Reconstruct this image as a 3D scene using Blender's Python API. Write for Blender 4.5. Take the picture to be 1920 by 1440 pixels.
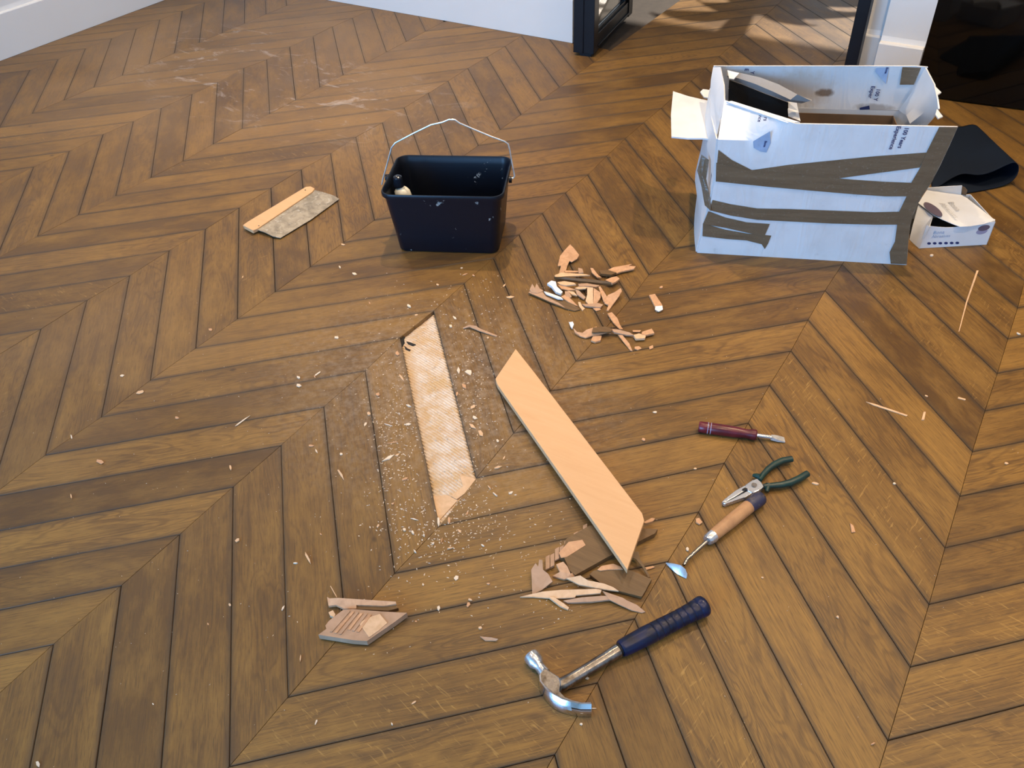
import bpy, bmesh, math, random
from mathutils import Vector, Matrix, noise
random.seed(7)
for o in list(bpy.data.objects): bpy.data.objects.remove(o)
SC = bpy.context.scene
COL = SC.collection

# ------------------------------------------------------------------ camera
S = 0.140
FPX = 1572.796
YAW, PIT, ROL = 0.5944972720, 0.8491572349, -0.0534484029
CAM = Vector((14.210686729757741, -8.613545504965206, 9.121849489013078)) * S
RCAM = Matrix.Rotation(YAW, 3, 'Z') @ Matrix.Rotation(PIT, 3, 'X') @ Matrix.Rotation(ROL, 3, 'Z')
cd = bpy.data.cameras.new('camera'); cam = bpy.data.objects.new('camera', cd); COL.objects.link(cam)
cd.sensor_fit = 'HORIZONTAL'; cd.sensor_width = 36.0; cd.lens = FPX / 1920 * 36.0
cd.clip_start = 0.02; cd.clip_end = 60
cam.matrix_world = Matrix.Translation(CAM) @ RCAM.to_4x4()
SC.camera = cam

# ------------------------------------------------------------------ world, light, exposure
SC.view_settings.view_transform = 'Standard'; SC.view_settings.look = 'None'
SC.view_settings.gamma = 1.0; SC.view_settings.use_curve_mapping = False
SC.view_settings.exposure = 0.0
w = bpy.data.worlds.new('world'); SC.world = w; w.use_nodes = True
w.node_tree.nodes['Background'].inputs[0].default_value = (0.55, 0.75, 1.0, 1)
w.node_tree.nodes['Background'].inputs[1].default_value = 0.6

def area(name, loc, target, sx, sy, col, power, spread=math.pi):
    l = bpy.data.lights.new(name, 'AREA'); l.shape = 'RECTANGLE'; l.size = sx; l.size_y = sy
    l.color = col; l.energy = power; l.spread = spread
    o = bpy.data.objects.new(name, l); COL.objects.link(o); o.location = loc
    o.rotation_euler = (Vector(target) - Vector(loc)).to_track_quat('-Z', 'Y').to_euler(); return o
# cool daylight through the tall windows behind the camera
area('daylight', (0.35, -5.25, 1.5), (0.35, 0, 1.1), 2.7, 2.1, (0.220, 0.515, 1.0), 295)
# warm recessed ceiling spots
def spot(name, x, y, power, size=0.028, ang=97, col=(1.0, 0.745, 0.475)):
    l = bpy.data.lights.new(name, 'SPOT'); l.energy = power; l.color = col
    l.spot_size = math.radians(ang); l.spot_blend = 1.0; l.shadow_soft_size = size
    o = bpy.data.objects.new(name, l); COL.objects.link(o); o.location = (x, y, 2.52); return o
for i, (x, y, p) in enumerate([(1.78, 1.06, 140), (0.45, 1.06, 158), (-0.95, 1.10, 168), (2.95, 0.66, 130),
                               (1.85, -0.55, 66), (0.45, -0.60, 84), (-0.95, -0.6, 70), (3.0, -0.7, 66)]):
    spot('ceiling_spot', x, y, p)
area('far_room_fill', (1.3, 5.95, 1.4), (1.3, 3, 0.8), 2.4, 1.9, (0.95, 0.93, 0.9), 10)  # added fill lamp, raises the far room's ambient light
# sun through the far room's garden window
sl = bpy.data.lights.new('sun', 'SUN'); sl.energy = 10; sl.angle = math.radians(0.6); sl.color = (1.0, 0.90, 0.78)
so = bpy.data.objects.new('sun', sl); COL.objects.link(so)
SUN = Vector((-0.14, -0.82, -0.54)).normalized()      # travel direction
so.rotation_euler = SUN.to_track_quat('-Z', 'Y').to_euler(); so.location = (1.5, 8, 5)

# ------------------------------------------------------------------ pixel <-> world helpers (1920 x 1440 frame)
def ray(px, py):
    return RCAM @ Vector(((px - 960) / FPX, -(py - 720) / FPX, -1.0))
def at(px, py, z=0.0):
    d = ray(px, py); return CAM + d * ((z - CAM.z) / d.z)
def on(px, py, P, n):
    d = ray(px, py); P = Vector(P); n = Vector(n); return CAM + d * (((P - CAM).dot(n)) / d.dot(n))
def pj(X):
    v = RCAM.transposed() @ (Vector(X) - CAM)
    return (960 + FPX * v.x / -v.z, 720 - FPX * v.y / -v.z) if v.z < -1e-4 else (-9e3, -9e3)

# ------------------------------------------------------------------ object helpers
def tag(o, label=None, cat=None, group=None, kind=None):
    if label: o['label'] = label
    if cat: o['category'] = cat
    if group: o['group'] = group
    if kind: o['kind'] = kind
    return o
def empty(name, loc=(0, 0, 0), rz=0):
    o = bpy.data.objects.new(name, None); COL.objects.link(o); o.location = loc; o.rotation_euler = (0, 0, rz)
    o.empty_display_size = 0.05; return o
def link(name, me, mat, parent=None, origin=None, smooth=False):
    o = bpy.data.objects.new(name, me); COL.objects.link(o)
    if mat: me.materials.append(mat)
    if parent: o.parent = parent
    if smooth:
        for p in me.polygons: p.use_smooth = True
    return o
class MB:
    """collects geometry in WORLD coordinates and links it as one mesh, origin moved to its parent or base"""
    def __init__(s): s.bm = bmesh.new(); s.uv = None
    def face(s, vs):
        try: return s.bm.faces.new(vs)
        except ValueError: return None
    def poly(s, pts): s.face([s.bm.verts.new(p) for p in pts]); return s
    def slab(s, top, t, down=None):
        """top: list of 3D points, extruded by t along down (default -z)"""
        d = Vector(down) if down is not None else Vector((0, 0, -t))
        a = [s.bm.verts.new(p) for p in top]; b = [s.bm.verts.new(Vector(p) + d) for p in top]
        n = len(a); s.face(a); s.face(b[::-1])
        for i in range(n): s.face([a[i], b[i], b[(i + 1) % n], a[(i + 1) % n]])
        return s
    def box(s, lo, hi, M=None):
        x0, y0, z0 = lo; x1, y1, z1 = hi
        v = [Vector(p) for p in ((x0,y0,z0),(x1,y0,z0),(x1,y1,z0),(x0,y1,z0),(x0,y0,z1),(x1,y0,z1),(x1,y1,z1),(x0,y1,z1))]
        if M: v = [M @ p for p in v]
        v = [s.bm.verts.new(p) for p in v]
        for f in ((0,3,2,1),(4,5,6,7),(0,1,5,4),(1,2,6,5),(2,3,7,6),(3,0,4,7)): s.face([v[i] for i in f])
        return s
    def loft(s, rings, caps=True, closed=True):
        R = [[s.bm.verts.new(p) for p in r] for r in rings]; n = len(R[0])
        for a, b in zip(R, R[1:]):
            for i in range(n if closed else n - 1): s.face([a[i], a[(i + 1) % n], b[(i + 1) % n], b[i]])
        if caps and closed: s.face(R[0][::-1]); s.face(R[-1])
        return s
    def tube(s, pts, rad, n=12, flat=1.0, up=(0, 0, 1), caps=True):
        pts = [Vector(p) for p in pts]
        if not hasattr(rad, '__len__'): rad = [rad] * len(pts)
        rings = []
        for i, p in enumerate(pts):
            d = (pts[min(i + 1, len(pts) - 1)] - pts[max(i - 1, 0)]).normalized()
            x = d.cross(Vector(up));
            if x.length < 1e-4: x = d.cross(Vector((1, 0, 0)))
            x.normalize(); y = x.cross(d).normalized(); r = rad[i]
            rings.append([p + x * (r * math.cos(a)) + y * (r * flat * math.sin(a)) for a in [2 * math.pi * k / n for k in range(n)]])
        return s.loft(rings, caps)
    def sheet(s, grid, t):
        """grid[i][j] of points -> solid sheet of thickness t (towards -normal)"""
        n, m = len(grid), len(grid[0]); G = [[Vector(p) for p in r] for r in grid]
        def nr(i, j):
            a = G[min(i+1, n-1)][j] - G[max(i-1, 0)][j]; b = G[i][min(j+1, m-1)] - G[i][max(j-1, 0)]
            c = a.cross(b); return c.normalized() if c.length > 1e-12 else Vector((0, 0, 1))
        A = [[s.bm.verts.new(G[i][j]) for j in range(m)] for i in range(n)]
        B = [[s.bm.verts.new(G[i][j] - nr(i, j) * t) for j in range(m)] for i in range(n)]
        for i in range(n-1):
            for j in range(m-1):
                s.face([A[i][j], A[i+1][j], A[i+1][j+1], A[i][j+1]]); s.face([B[i][j], B[i][j+1], B[i+1][j+1], B[i+1][j]])
        for i in range(n-1):
            s.face([A[i][0], B[i][0], B[i+1][0], A[i+1][0]]); s.face([A[i+1][-1], B[i+1][-1], B[i][-1], A[i][-1]])
        for j in range(m-1):
            s.face([A[0][j+1], B[0][j+1], B[0][j], A[0][j]]); s.face([A[-1][j], B[-1][j], B[-1][j+1], A[-1][j+1]])
        return s
    def mesh(s, name, M=None, fixn=True):
        if fixn: bmesh.ops.recalc_face_normals(s.bm, faces=s.bm.faces)
        ng = [f for f in s.bm.faces if len(f.verts) > 4]
        if ng: bmesh.ops.triangulate(s.bm, faces=ng)
        me = bpy.data.meshes.new(name)
        if M: s.bm.transform(M)
        s.bm.to_mesh(me); s.bm.free(); return me
    def build(s, name, mat, parent=None, smooth=False, origin=None, bevel=0, bseg=2, sub=0, fixn=True):
        if parent is not None:
            Mi = pworld(parent).inverted(); me = s.mesh(name, Mi, fixn); o = link(name, me, mat, parent)
        else:
            s.bm.verts.ensure_lookup_table()
            if origin is None:
                xs = [v.co for v in s.bm.verts]
                lo = Vector((min(v.x for v in xs), min(v.y for v in xs), min(v.z for v in xs))); hi = Vector((max(v.x for v in xs), max(v.y for v in xs), 0))
                origin = ((lo.x + hi.x) / 2, (lo.y + hi.y) / 2, lo.z)
            me = s.mesh(name, Matrix.Translation(-Vector(origin)), fixn); o = link(name, me, mat); o.location = origin
        if smooth:
            for p in me.polygons: p.use_smooth = True
            if smooth != 'all': me.set_sharp_from_angle(angle=math.radians(40))
        if bevel:
            b = o.modifiers.new('bevel', 'BEVEL'); b.width = bevel; b.segments = bseg; b.limit_method = 'ANGLE'
        if sub:
            b = o.modifiers.new('sub', 'SUBSURF'); b.levels = sub; b.render_levels = sub
        return o
def pworld(o):
    M = Matrix.Translation(o.location) @ o.rotation_euler.to_matrix().to_4x4()
    return pworld(o.parent) @ M if o.parent else M

# ------------------------------------------------------------------ materials
def newmat(name):
    m = bpy.data.materials.new(name); m.use_nodes = True; nt = m.node_tree
    return m, nt, nt.nodes['Principled BSDF']
def N(nt, t, **k):
    n = nt.nodes.new(t)
    for a, b in k.items():
        if a.startswith('i_'): n.inputs[a[2:].replace('_', ' ')].default_value = b
        else: setattr(n, a, b)
    return n
def lk(nt, a, b): nt.links.new(a, b)
def mth(nt, op, a, b=None, clamp=False):
    n = nt.nodes.new('ShaderNodeMath'); n.operation = op; n.use_clamp = clamp
    for i, v in enumerate((a, b)):
        if v is None: continue
        if isinstance(v, (int, float)): n.inputs[i].default_value = v
        else: lk(nt, v, n.inputs[i])
    return n.outputs[0]
def ramp(nt, src, stops):
    r = nt.nodes.new('ShaderNodeValToRGB'); e = r.color_ramp.elements
    while len(e) < len(stops): e.new(0.5)
    for el, (p, c) in zip(e, stops): el.position = p; el.color = (c, c, c, 1) if isinstance(c, (int, float)) else (*c, 1)
    lk(nt, src, r.inputs[0]); return r.outputs[0]
def mixc(nt, fac, a, b, mode='MIX'):
    n = nt.nodes.new('ShaderNodeMix'); n.data_type = 'RGBA'; n.blend_type = mode
    for s, v in ((n.inputs[0], fac), (n.inputs[6], a), (n.inputs[7], b)):
        if isinstance(v, (int, float)): s.default_value = v
        elif isinstance(v, tuple): s.default_value = (*v, 1)
        else: lk(nt, v, s)
    return n.outputs[2]
def vmul(nt, vec, s3):
    n = N(nt, 'ShaderNodeVectorMath', operation='MULTIPLY'); lk(nt, vec, n.inputs[0]); n.inputs[1].default_value = s3; return n.outputs[0]
def nz(nt, vec, scale, detail=3, rough=0.55, dist=0.0):
    n = N(nt, 'ShaderNodeTexNoise'); n.inputs['Scale'].default_value = scale; n.inputs['Detail'].default_value = detail
    n.inputs['Roughness'].default_value = rough; n.inputs['Distortion'].default_value = dist
    if vec is not None: lk(nt, vec, n.inputs['Vector'])
    return n.outputs['Fac']
def bump(nt, bs, h, strength=0.2, dist=0.002):
    b = N(nt, 'ShaderNodeBump'); b.inputs['Strength'].default_value = strength; b.inputs['Distance'].default_value = dist
    lk(nt, h, b.inputs['Height']); lk(nt, b.outputs[0], bs.inputs['Normal'])
def plain(name, col, rough=0.5, metal=0.0, var=0.0, vscale=30, col2=None, bmp=0.0, spec=0.5, thr=(0.35, 0.65), rvar=0.0, coord='Object'):
    m, nt, bs = newmat(name)
    bs.inputs['Roughness'].default_value = rough; bs.inputs['Metallic'].default_value = metal
    bs.inputs['Specular IOR Level'].default_value = spec
    tc = N(nt, 'ShaderNodeTexCoord'); f = nz(nt, tc.outputs[coord], vscale, 4)
    c2 = col2 if col2 else tuple(c * (1 - var) for c in col)
    lk(nt, mixc(nt, ramp(nt, f, [(thr[0], 0.0), (thr[1], 1.0)]), tuple(col), tuple(c2)), bs.inputs['Base Color'])
    if rvar: lk(nt, mth(nt, 'ADD', mth(nt, 'MULTIPLY', f, rvar), rough - rvar / 2), bs.inputs['Roughness'])
    if bmp: bump(nt, bs, nz(nt, tc.outputs[coord], vscale * 3, 3), bmp, 0.001)
    return m

def oak_floor():
    m, nt, bs = newmat('oiled_oak')
    uvn = N(nt, 'ShaderNodeUVMap'); uvn.uv_map = 'UVMap'; uv = uvn.outputs[0]
    pv = N(nt, 'ShaderNodeAttribute', attribute_name='pv'); sp = N(nt, 'ShaderNodeSeparateColor'); lk(nt, pv.outputs['Color'], sp.inputs[0])
    tone, seed, fleck = sp.outputs[0], sp.outputs[1], sp.outputs[2]
    off = N(nt, 'ShaderNodeCombineXYZ'); lk(nt, mth(nt, 'MULTIPLY', seed, 53.0), off.inputs[0]); lk(nt, mth(nt, 'MULTIPLY', seed, 31.0), off.inputs[1])
    add = N(nt, 'ShaderNodeVectorMath', operation='ADD'); lk(nt, uv, add.inputs[0]); lk(nt, off.outputs[0], add.inputs[1]); P = add.outputs[0]
    # large figure: stretched, distorted noise bent into cathedral lines
    big = nz(nt, vmul(nt, P, (2.2, 13.0, 1)), 1.0, 2, 0.5, 0.9)
    rings = mth(nt, 'SINE', mth(nt, 'MULTIPLY', big, 95.0)); rings = mth(nt, 'ADD', mth(nt, 'MULTIPLY', rings, 0.5), 0.5)
    fine = nz(nt, vmul(nt, P, (5.0, 260.0, 1)), 1.0, 4, 0.65)
    pores = ramp(nt, nz(nt, vmul(nt, P, (28.0, 620.0, 1)), 1.0, 2, 0.6), [(0.34, 1.0), (0.45, 0.0)])
    blot = nz(nt, vmul(nt, P, (5.0, 14.0, 1)), 1.0, 6, 0.68)
    # tone: dark brown <-> golden, per plank
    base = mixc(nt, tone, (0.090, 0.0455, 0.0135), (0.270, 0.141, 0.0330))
    c = mixc(nt, mth(nt, 'MULTIPLY', ramp(nt, fine, [(0.36, 1.0), (0.62, 0.0)]), 0.55), base, (0.085, 0.044, 0.018))
    sw = mth(nt, 'MULTIPLY', ramp(nt, seed, [(0.25, 0.15), (0.60, 0.85)]), 0.62)
    c = mixc(nt, mth(nt, 'MULTIPLY', ramp(nt, rings, [(0.0, 1.0), (0.45, 0.0)]), sw), c, (0.075, 0.038, 0.015))
    c = mixc(nt, mth(nt, 'MULTIPLY', ramp(nt, blot, [(0.45, 0.0), (0.72, 1.0)]), 0.60), c, (0.290, 0.158, 0.038))
    c = mixc(nt, mth(nt, 'MULTIPLY', ramp(nt, blot, [(0.28, 1.0), (0.48, 0.0)]), 0.55), c, (0.070, 0.040, 0.019))
    c = mixc(nt, mth(nt, 'MULTIPLY', pores, 0.55), c, (0.055, 0.030, 0.013))
    # medullary flecks: short slanted golden streaks on quarter-sawn planks
    rot = N(nt, 'ShaderNodeVectorRotate', rotation_type='Z_AXIS'); rot.inputs['Angle'].default_value = 0.95; lk(nt, P, rot.inputs['Vector'])
    fl = ramp(nt, nz(nt, vmul(nt, rot.outputs[0], (30.0, 210.0, 1)), 1.0, 2, 0.5, 0.8), [(0.62, 0.0), (0.72, 1.0)])
    c = mixc(nt, mth(nt, 'MULTIPLY', mth(nt, 'MULTIPLY', fl, fleck), 0.55), c, (0.42, 0.245, 0.070))
    # knots
    vor = N(nt, 'ShaderNodeTexVoronoi'); vor.inputs['Scale'].default_value = 1.0; lk(nt, vmul(nt, P, (4.2, 7.0, 1)), vor.inputs['Vector'])
    kn = ramp(nt, vor.outputs['Distance'], [(0.018, 1.0), (0.045, 0.0)])
    c = mixc(nt, mth(nt, 'MULTIPLY', kn, 0.85), c, (0.025, 0.014, 0.008))
    # grime worked into the long joints (uv v distance stored in a second map: 0 at the edges)
    ed = N(nt, 'ShaderNodeUVMap'); ed.uv_map = 'Edge'; se = N(nt, 'ShaderNodeSeparateXYZ'); lk(nt, ed.outputs[0], se.inputs[0])
    v = se.outputs[0]
    dist = mth(nt, 'MINIMUM', v, mth(nt, 'SUBTRACT', 1.0, v))
    jit = mth(nt, 'MULTIPLY', mth(nt, 'SUBTRACT', nz(nt, vmul(nt, P, (9.0, 30.0, 1)), 1.0, 3), 0.5), 0.09)
    e1 = ramp(nt, mth(nt, 'ADD', dist, jit), [(0.012, 0.75), (0.030, 0.48), (0.115, 0.0)])
    c = mixc(nt, e1, c, (0.046, 0.032, 0.021))
    # dust and wear, where the sanding dust has settled
    geo = N(nt, 'ShaderNodeNewGeometry'); W = geo.outputs['Position']; sx = N(nt, 'ShaderNodeSeparateXYZ'); lk(nt, W, sx.inputs[0])
    x, y = sx.outputs[0], sx.outputs[1]
    def blob(cx, cy, rx, ry, pw=1.0):
        a = mth(nt, 'DIVIDE', mth(nt, 'SUBTRACT', x, cx), rx); b = mth(nt, 'DIVIDE', mth(nt, 'SUBTRACT', y, cy), ry)
        d = mth(nt, 'SQRT', mth(nt, 'ADD', mth(nt, 'MULTIPLY', a, a), mth(nt, 'MULTIPLY', b, b)))
        return mth(nt, 'SUBTRACT', 1.0, d, clamp=True)
    cloud = nz(nt, W, 1.6, 5, 0.62, 0.4)
    far = mth(nt, 'MULTIPLY', blob(-0.9, 1.25, 1.7, 1.15), 1.7, clamp=True)
    lefts = mth(nt, 'MULTIPLY', blob(0.25, -0.35, 1.5, 0.9), 0.9, clamp=True)
    haze = mth(nt, 'ADD', mth(nt, 'MULTIPLY', far, 0.55), mth(nt, 'MULTIPLY', lefts, 0.30))
    film = mth(nt, 'MULTIPLY', haze, ramp(nt, cloud, [(0.30, 0.15), (0.68, 1.0)]))
    c = mixc(nt, film, c, (0.285, 0.195, 0.120))
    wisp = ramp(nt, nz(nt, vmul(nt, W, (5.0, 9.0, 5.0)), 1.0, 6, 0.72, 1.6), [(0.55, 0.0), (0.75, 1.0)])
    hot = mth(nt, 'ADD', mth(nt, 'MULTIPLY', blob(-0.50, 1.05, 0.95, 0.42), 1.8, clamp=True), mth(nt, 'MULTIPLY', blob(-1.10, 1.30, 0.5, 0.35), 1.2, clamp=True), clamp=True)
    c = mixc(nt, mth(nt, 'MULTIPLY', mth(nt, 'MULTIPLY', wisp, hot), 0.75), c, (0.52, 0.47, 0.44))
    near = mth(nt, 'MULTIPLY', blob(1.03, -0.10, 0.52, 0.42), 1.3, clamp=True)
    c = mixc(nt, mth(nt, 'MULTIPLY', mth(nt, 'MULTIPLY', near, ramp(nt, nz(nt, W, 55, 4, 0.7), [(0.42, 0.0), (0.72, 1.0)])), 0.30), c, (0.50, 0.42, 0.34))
    lk(nt, c, bs.inputs['Base Color'])
    r = mth(nt, 'ADD', mth(nt, 'MULTIPLY', blot, 0.22), 0.34)
    lk(nt, mth(nt, 'ADD', r, mth(nt, 'MULTIPLY', film, 0.25)), bs.inputs['Roughness'])
    bs.inputs['Specular IOR Level'].default_value = 0.30
    bump(nt, bs, mth(nt, 'ADD', fine, mth(nt, 'MULTIPLY', blot, 1.5)), 0.22, 0.0006)
    return m
def raw_wood(name, a, b, rough=0.7, sc=(6, 120, 120), amt=0.7, tr=False):
    m, nt, bs = newmat(name); tc = N(nt, 'ShaderNodeTexCoord')
    f = nz(nt, vmul(nt, tc.outputs['Object'], sc), 1.0, 4, 0.6, 0.5)
    lk(nt, mixc(nt, mth(nt, 'MULTIPLY', ramp(nt, f, [(0.3, 0.0), (0.7, 1.0)]), amt), a, b), bs.inputs['Base Color'])
    bs.inputs['Roughness'].default_value = rough; bs.inputs['Specular IOR Level'].default_value = 0.3
    bump(nt, bs, f, 0.25, 0.0006); return m
M = {}
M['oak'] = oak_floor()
M['gap'] = plain('joint_grime', (0.045, 0.032, 0.022), 0.9, var=0.3)
M['splinter'] = raw_wood('split_oak', (0.60, 0.345, 0.185), (0.36, 0.185, 0.09), 0.75, (60, 60, 60))
M['splinter_pale'] = raw_wood('pale_split_wood', (0.68, 0.455, 0.27), (0.50, 0.30, 0.155), 0.75, (60, 60, 60))
M['finished'] = raw_wood('finished_oak_face', (0.165, 0.095, 0.040), (0.090, 0.050, 0.021), 0.45, (8, 150, 40))
M['ply'] = raw_wood('plywood_back', (0.46, 0.29, 0.18), (0.29, 0.175, 0.10), 0.75, (30, 30, 30))
M['glue'] = plain('white_glue', (0.75, 0.74, 0.70), 0.5, var=0.15)
M['newplank'] = raw_wood('new_beech', (0.66, 0.40, 0.205), (0.60, 0.345, 0.165), 0.55, (7, 70, 20), 0.6)
M['white_paint'] = plain('white_paint', (0.80, 0.775, 0.72), 0.45, var=0.02, vscale=3)
M['ceiling'] = plain('ceiling_paint', (0.82, 0.81, 0.78), 0.8, var=0.02, vscale=3)
M['black_steel'] = plain('black_powder_coat', (0.006, 0.0065, 0.009), 0.38, var=0.3, vscale=9, rvar=0.1, spec=0.3)
M['black_gloss'] = plain('black_gloss', (0.0025, 0.0025, 0.0025), 0.05, var=0.1, spec=0.35)
M['card'] = plain('white_cardboard', (0.70, 0.70, 0.69), 0.62, col2=(0.63, 0.62, 0.60), vscale=9, bmp=0.08, thr=(0.45, 0.75))
M['claw'] = plain('polished_claw_steel', (0.70, 0.70, 0.70), 0.16, 1.0, col2=(0.45, 0.44, 0.43), vscale=60, thr=(0.60, 0.75))
M['tip'] = plain('dull_bright_steel', (0.60, 0.58, 0.55), 0.45, 0.35, var=0.3, vscale=80)
M['dust'] = plain('pale_wood_dust', (0.74, 0.60, 0.44), 0.85, var=0.15)
M['kraft'] = plain('kraft_cardboard', (0.20, 0.115, 0.055), 0.85, var=0.25, vscale=14)
M['print'] = plain('navy_print', (0.022, 0.035, 0.13), 0.6, var=0.1)
M['print_pale'] = plain('pale_blue_print', (0.34, 0.45, 0.62), 0.6, var=0.15, vscale=60)
M['print_grey'] = plain('pale_grey_print', (0.52, 0.50, 0.46), 0.6, var=0.1)
M['lilac'] = plain('grey_violet_print', (0.115, 0.085, 0.115), 0.6, var=0.05)
M['lilac_pale'] = plain('pale_violet_print', (0.30, 0.28, 0.38), 0.6, var=0.05)
M['sheet'] = plain('navy_rubber_sheet', (0.005, 0.011, 0.024), 0.8, var=0.25, vscale=5, bmp=0.05, spec=0.2)
M['red'] = plain('red_plastic', (0.115, 0.008, 0.016), 0.32, var=0.5, vscale=40)
M['green'] = plain('green_grip', (0.003, 0.036, 0.026), 0.42, col2=(0.003, 0.020, 0.017), vscale=50)
M['blue_grip'] = plain('blue_vinyl_grip', (0.004, 0.010, 0.044), 0.36, col2=(0.003, 0.0045, 0.014), vscale=45, rvar=0.2, spec=0.35)
M['navy'] = plain('worn_navy_paint', (0.020, 0.022, 0.055), 0.5, col2=(0.10, 0.08, 0.07), vscale=90, thr=(0.55, 0.7))
M['steel'] = plain('worn_steel', (0.33, 0.30, 0.27), 0.30, 1.0, col2=(0.10, 0.080, 0.062), vscale=55, rvar=0.3, thr=(0.42, 0.66), bmp=0.06)
M['steel_bright'] = plain('polished_steel', (0.62, 0.62, 0.62), 0.26, 0.85, col2=(0.36, 0.35, 0.34), vscale=90, thr=(0.56, 0.76), rvar=0.15)
M['wire'] = plain('galvanised_wire', (0.78, 0.76, 0.70), 0.35, 0.6, var=0.3, vscale=60)
M['dark'] = plain('dark_gap', (0.01, 0.009, 0.008), 0.8)
M['handle_wood'] = raw_wood('turned_wood_handle', (0.50, 0.275, 0.125), (0.28, 0.14, 0.065), 0.5, (40, 40, 40))
M['cap'] = plain('black_cap', (0.010, 0.012, 0.018), 0.2, var=0.1)
M['cream'] = plain('cream_plastic', (0.80, 0.74, 0.58), 0.4, var=0.04)
M['leaf'] = plain('leaf_green', (0.05, 0.12, 0.03), 0.5, var=0.4)
M['terracotta'] = plain('terracotta', (0.35, 0.14, 0.07), 0.8, var=0.2)
def card_mat(name, crease, dirt):
    m, nt, bs = newmat(name); tc = N(nt, 'ShaderNodeTexCoord'); P = tc.outputs['Object']
    f = nz(nt, P, 9, 4); c = mixc(nt, ramp(nt, f, [(0.45, 0.0), (0.75, 1.0)]), (0.70, 0.70, 0.69), (0.61, 0.60, 0.585))
    sc = nz(nt, vmul(nt, P, (14, 14, 2.0)), 1.0, 3, 0.6, 0.8)
    c = mixc(nt, mth(nt, 'MULTIPLY', ramp(nt, nz(nt, P, 38, 5, 0.75), [(0.62, 0.0), (0.74, 1.0)]), 0.35), c, (0.36, 0.34, 0.32))
    if dirt:
        sp = N(nt, 'ShaderNodeSeparateXYZ'); lk(nt, P, sp.inputs[0]); X, Y, Zc = sp.outputs
        for (cx, cz, rx, rz, col, k) in dirt:
            a = mth(nt, 'DIVIDE', mth(nt, 'SUBTRACT', X, cx), rx); b = mth(nt, 'DIVIDE', mth(nt, 'SUBTRACT', Zc, cz), rz)
            d = mth(nt, 'ADD', mth(nt, 'MULTIPLY', a, a), mth(nt, 'MULTIPLY', b, b))
            d = mth(nt, 'ADD', d, mth(nt, 'MULTIPLY', mth(nt, 'SUBTRACT', nz(nt, P, 60, 4), 0.5), 1.4))
            c = mixc(nt, mth(nt, 'MULTIPLY', ramp(nt, d, [(0.25, 1.0), (1.0, 0.0)]), k), c, col)
    lk(nt, c, bs.inputs['Base Color']); bs.inputs['Roughness'].default_value = 0.6
    bump(nt, bs, ramp(nt, sc, [(0.40, 0.0), (0.52, 1.0), (0.60, 0.3)]), crease, 0.004); return m
M['card_front'] = card_mat('creased_white_cardboard', 0.22, None)
def tape_mat():
    m, nt, bs = newmat('brown_parcel_tape'); tc = N(nt, 'ShaderNodeTexCoord')
    f = nz(nt, vmul(nt, tc.outputs['Object'], (9, 9, 60)), 1.0, 4, 0.6)
    g = ramp(nt, nz(nt, tc.outputs['Object'], 160, 3, 0.7), [(0.60, 0.0), (0.72, 1.0)])
    c = mixc(nt, f, (0.200, 0.142, 0.085), (0.105, 0.072, 0.042))
    lk(nt, mixc(nt, mth(nt, 'MULTIPLY', g, 0.25), c, (0.40, 0.37, 0.32)), bs.inputs['Base Color'])
    bs.inputs['Roughness'].default_value = 0.26; bump(nt, bs, mth(nt, 'ADD', f, mth(nt, 'MULTIPLY', nz(nt, tc.outputs['Object'], 45, 4, 0.6, 1.0), 0.6)), 0.6, 0.003); return m
M['tape'] = tape_mat()
def bucket_mat():
    m, nt, bs = newmat('black_bucket_plastic'); tc = N(nt, 'ShaderNodeTexCoord')
    g = ramp(nt, nz(nt, tc.outputs['Object'], 24, 5, 0.7, 0.4), [(0.655, 0.0), (0.685, 1.0)])
    lk(nt, mixc(nt, mth(nt, 'MULTIPLY', g, 0.7), (0.0045, 0.006, 0.011), (0.45, 0.44, 0.40)), bs.inputs['Base Color'])
    bs.inputs['Roughness'].default_value = 0.36; bs.inputs['Specular IOR Level'].default_value = 0.28; return m
M['bucket'] = bucket_mat()
def blade_mat():
    m, nt, bs = newmat('plaster_caked_steel'); tc = N(nt, 'ShaderNodeTexCoord')
    f = nz(nt, vmul(nt, tc.outputs['Object'], (30, 30, 30)), 1.0, 5, 0.65, 0.6)
    c = mixc(nt, ramp(nt, f, [(0.35, 0.0), (0.62, 1.0)]), (0.20, 0.17, 0.125), (0.40, 0.34, 0.25))
    g = ramp(nt, nz(nt, tc.outputs['Object'], 75, 4, 0.7), [(0.56, 0.0), (0.68, 1.0)])
    lk(nt, mixc(nt, mth(nt, 'MULTIPLY', g, 0.6), c, (0.62, 0.58, 0.50)), bs.inputs['Base Color'])
    bs.inputs['Roughness'].default_value = 0.45; bs.inputs['Metallic'].default_value = 0.35; return m
M['blade'] = blade_mat()
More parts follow.
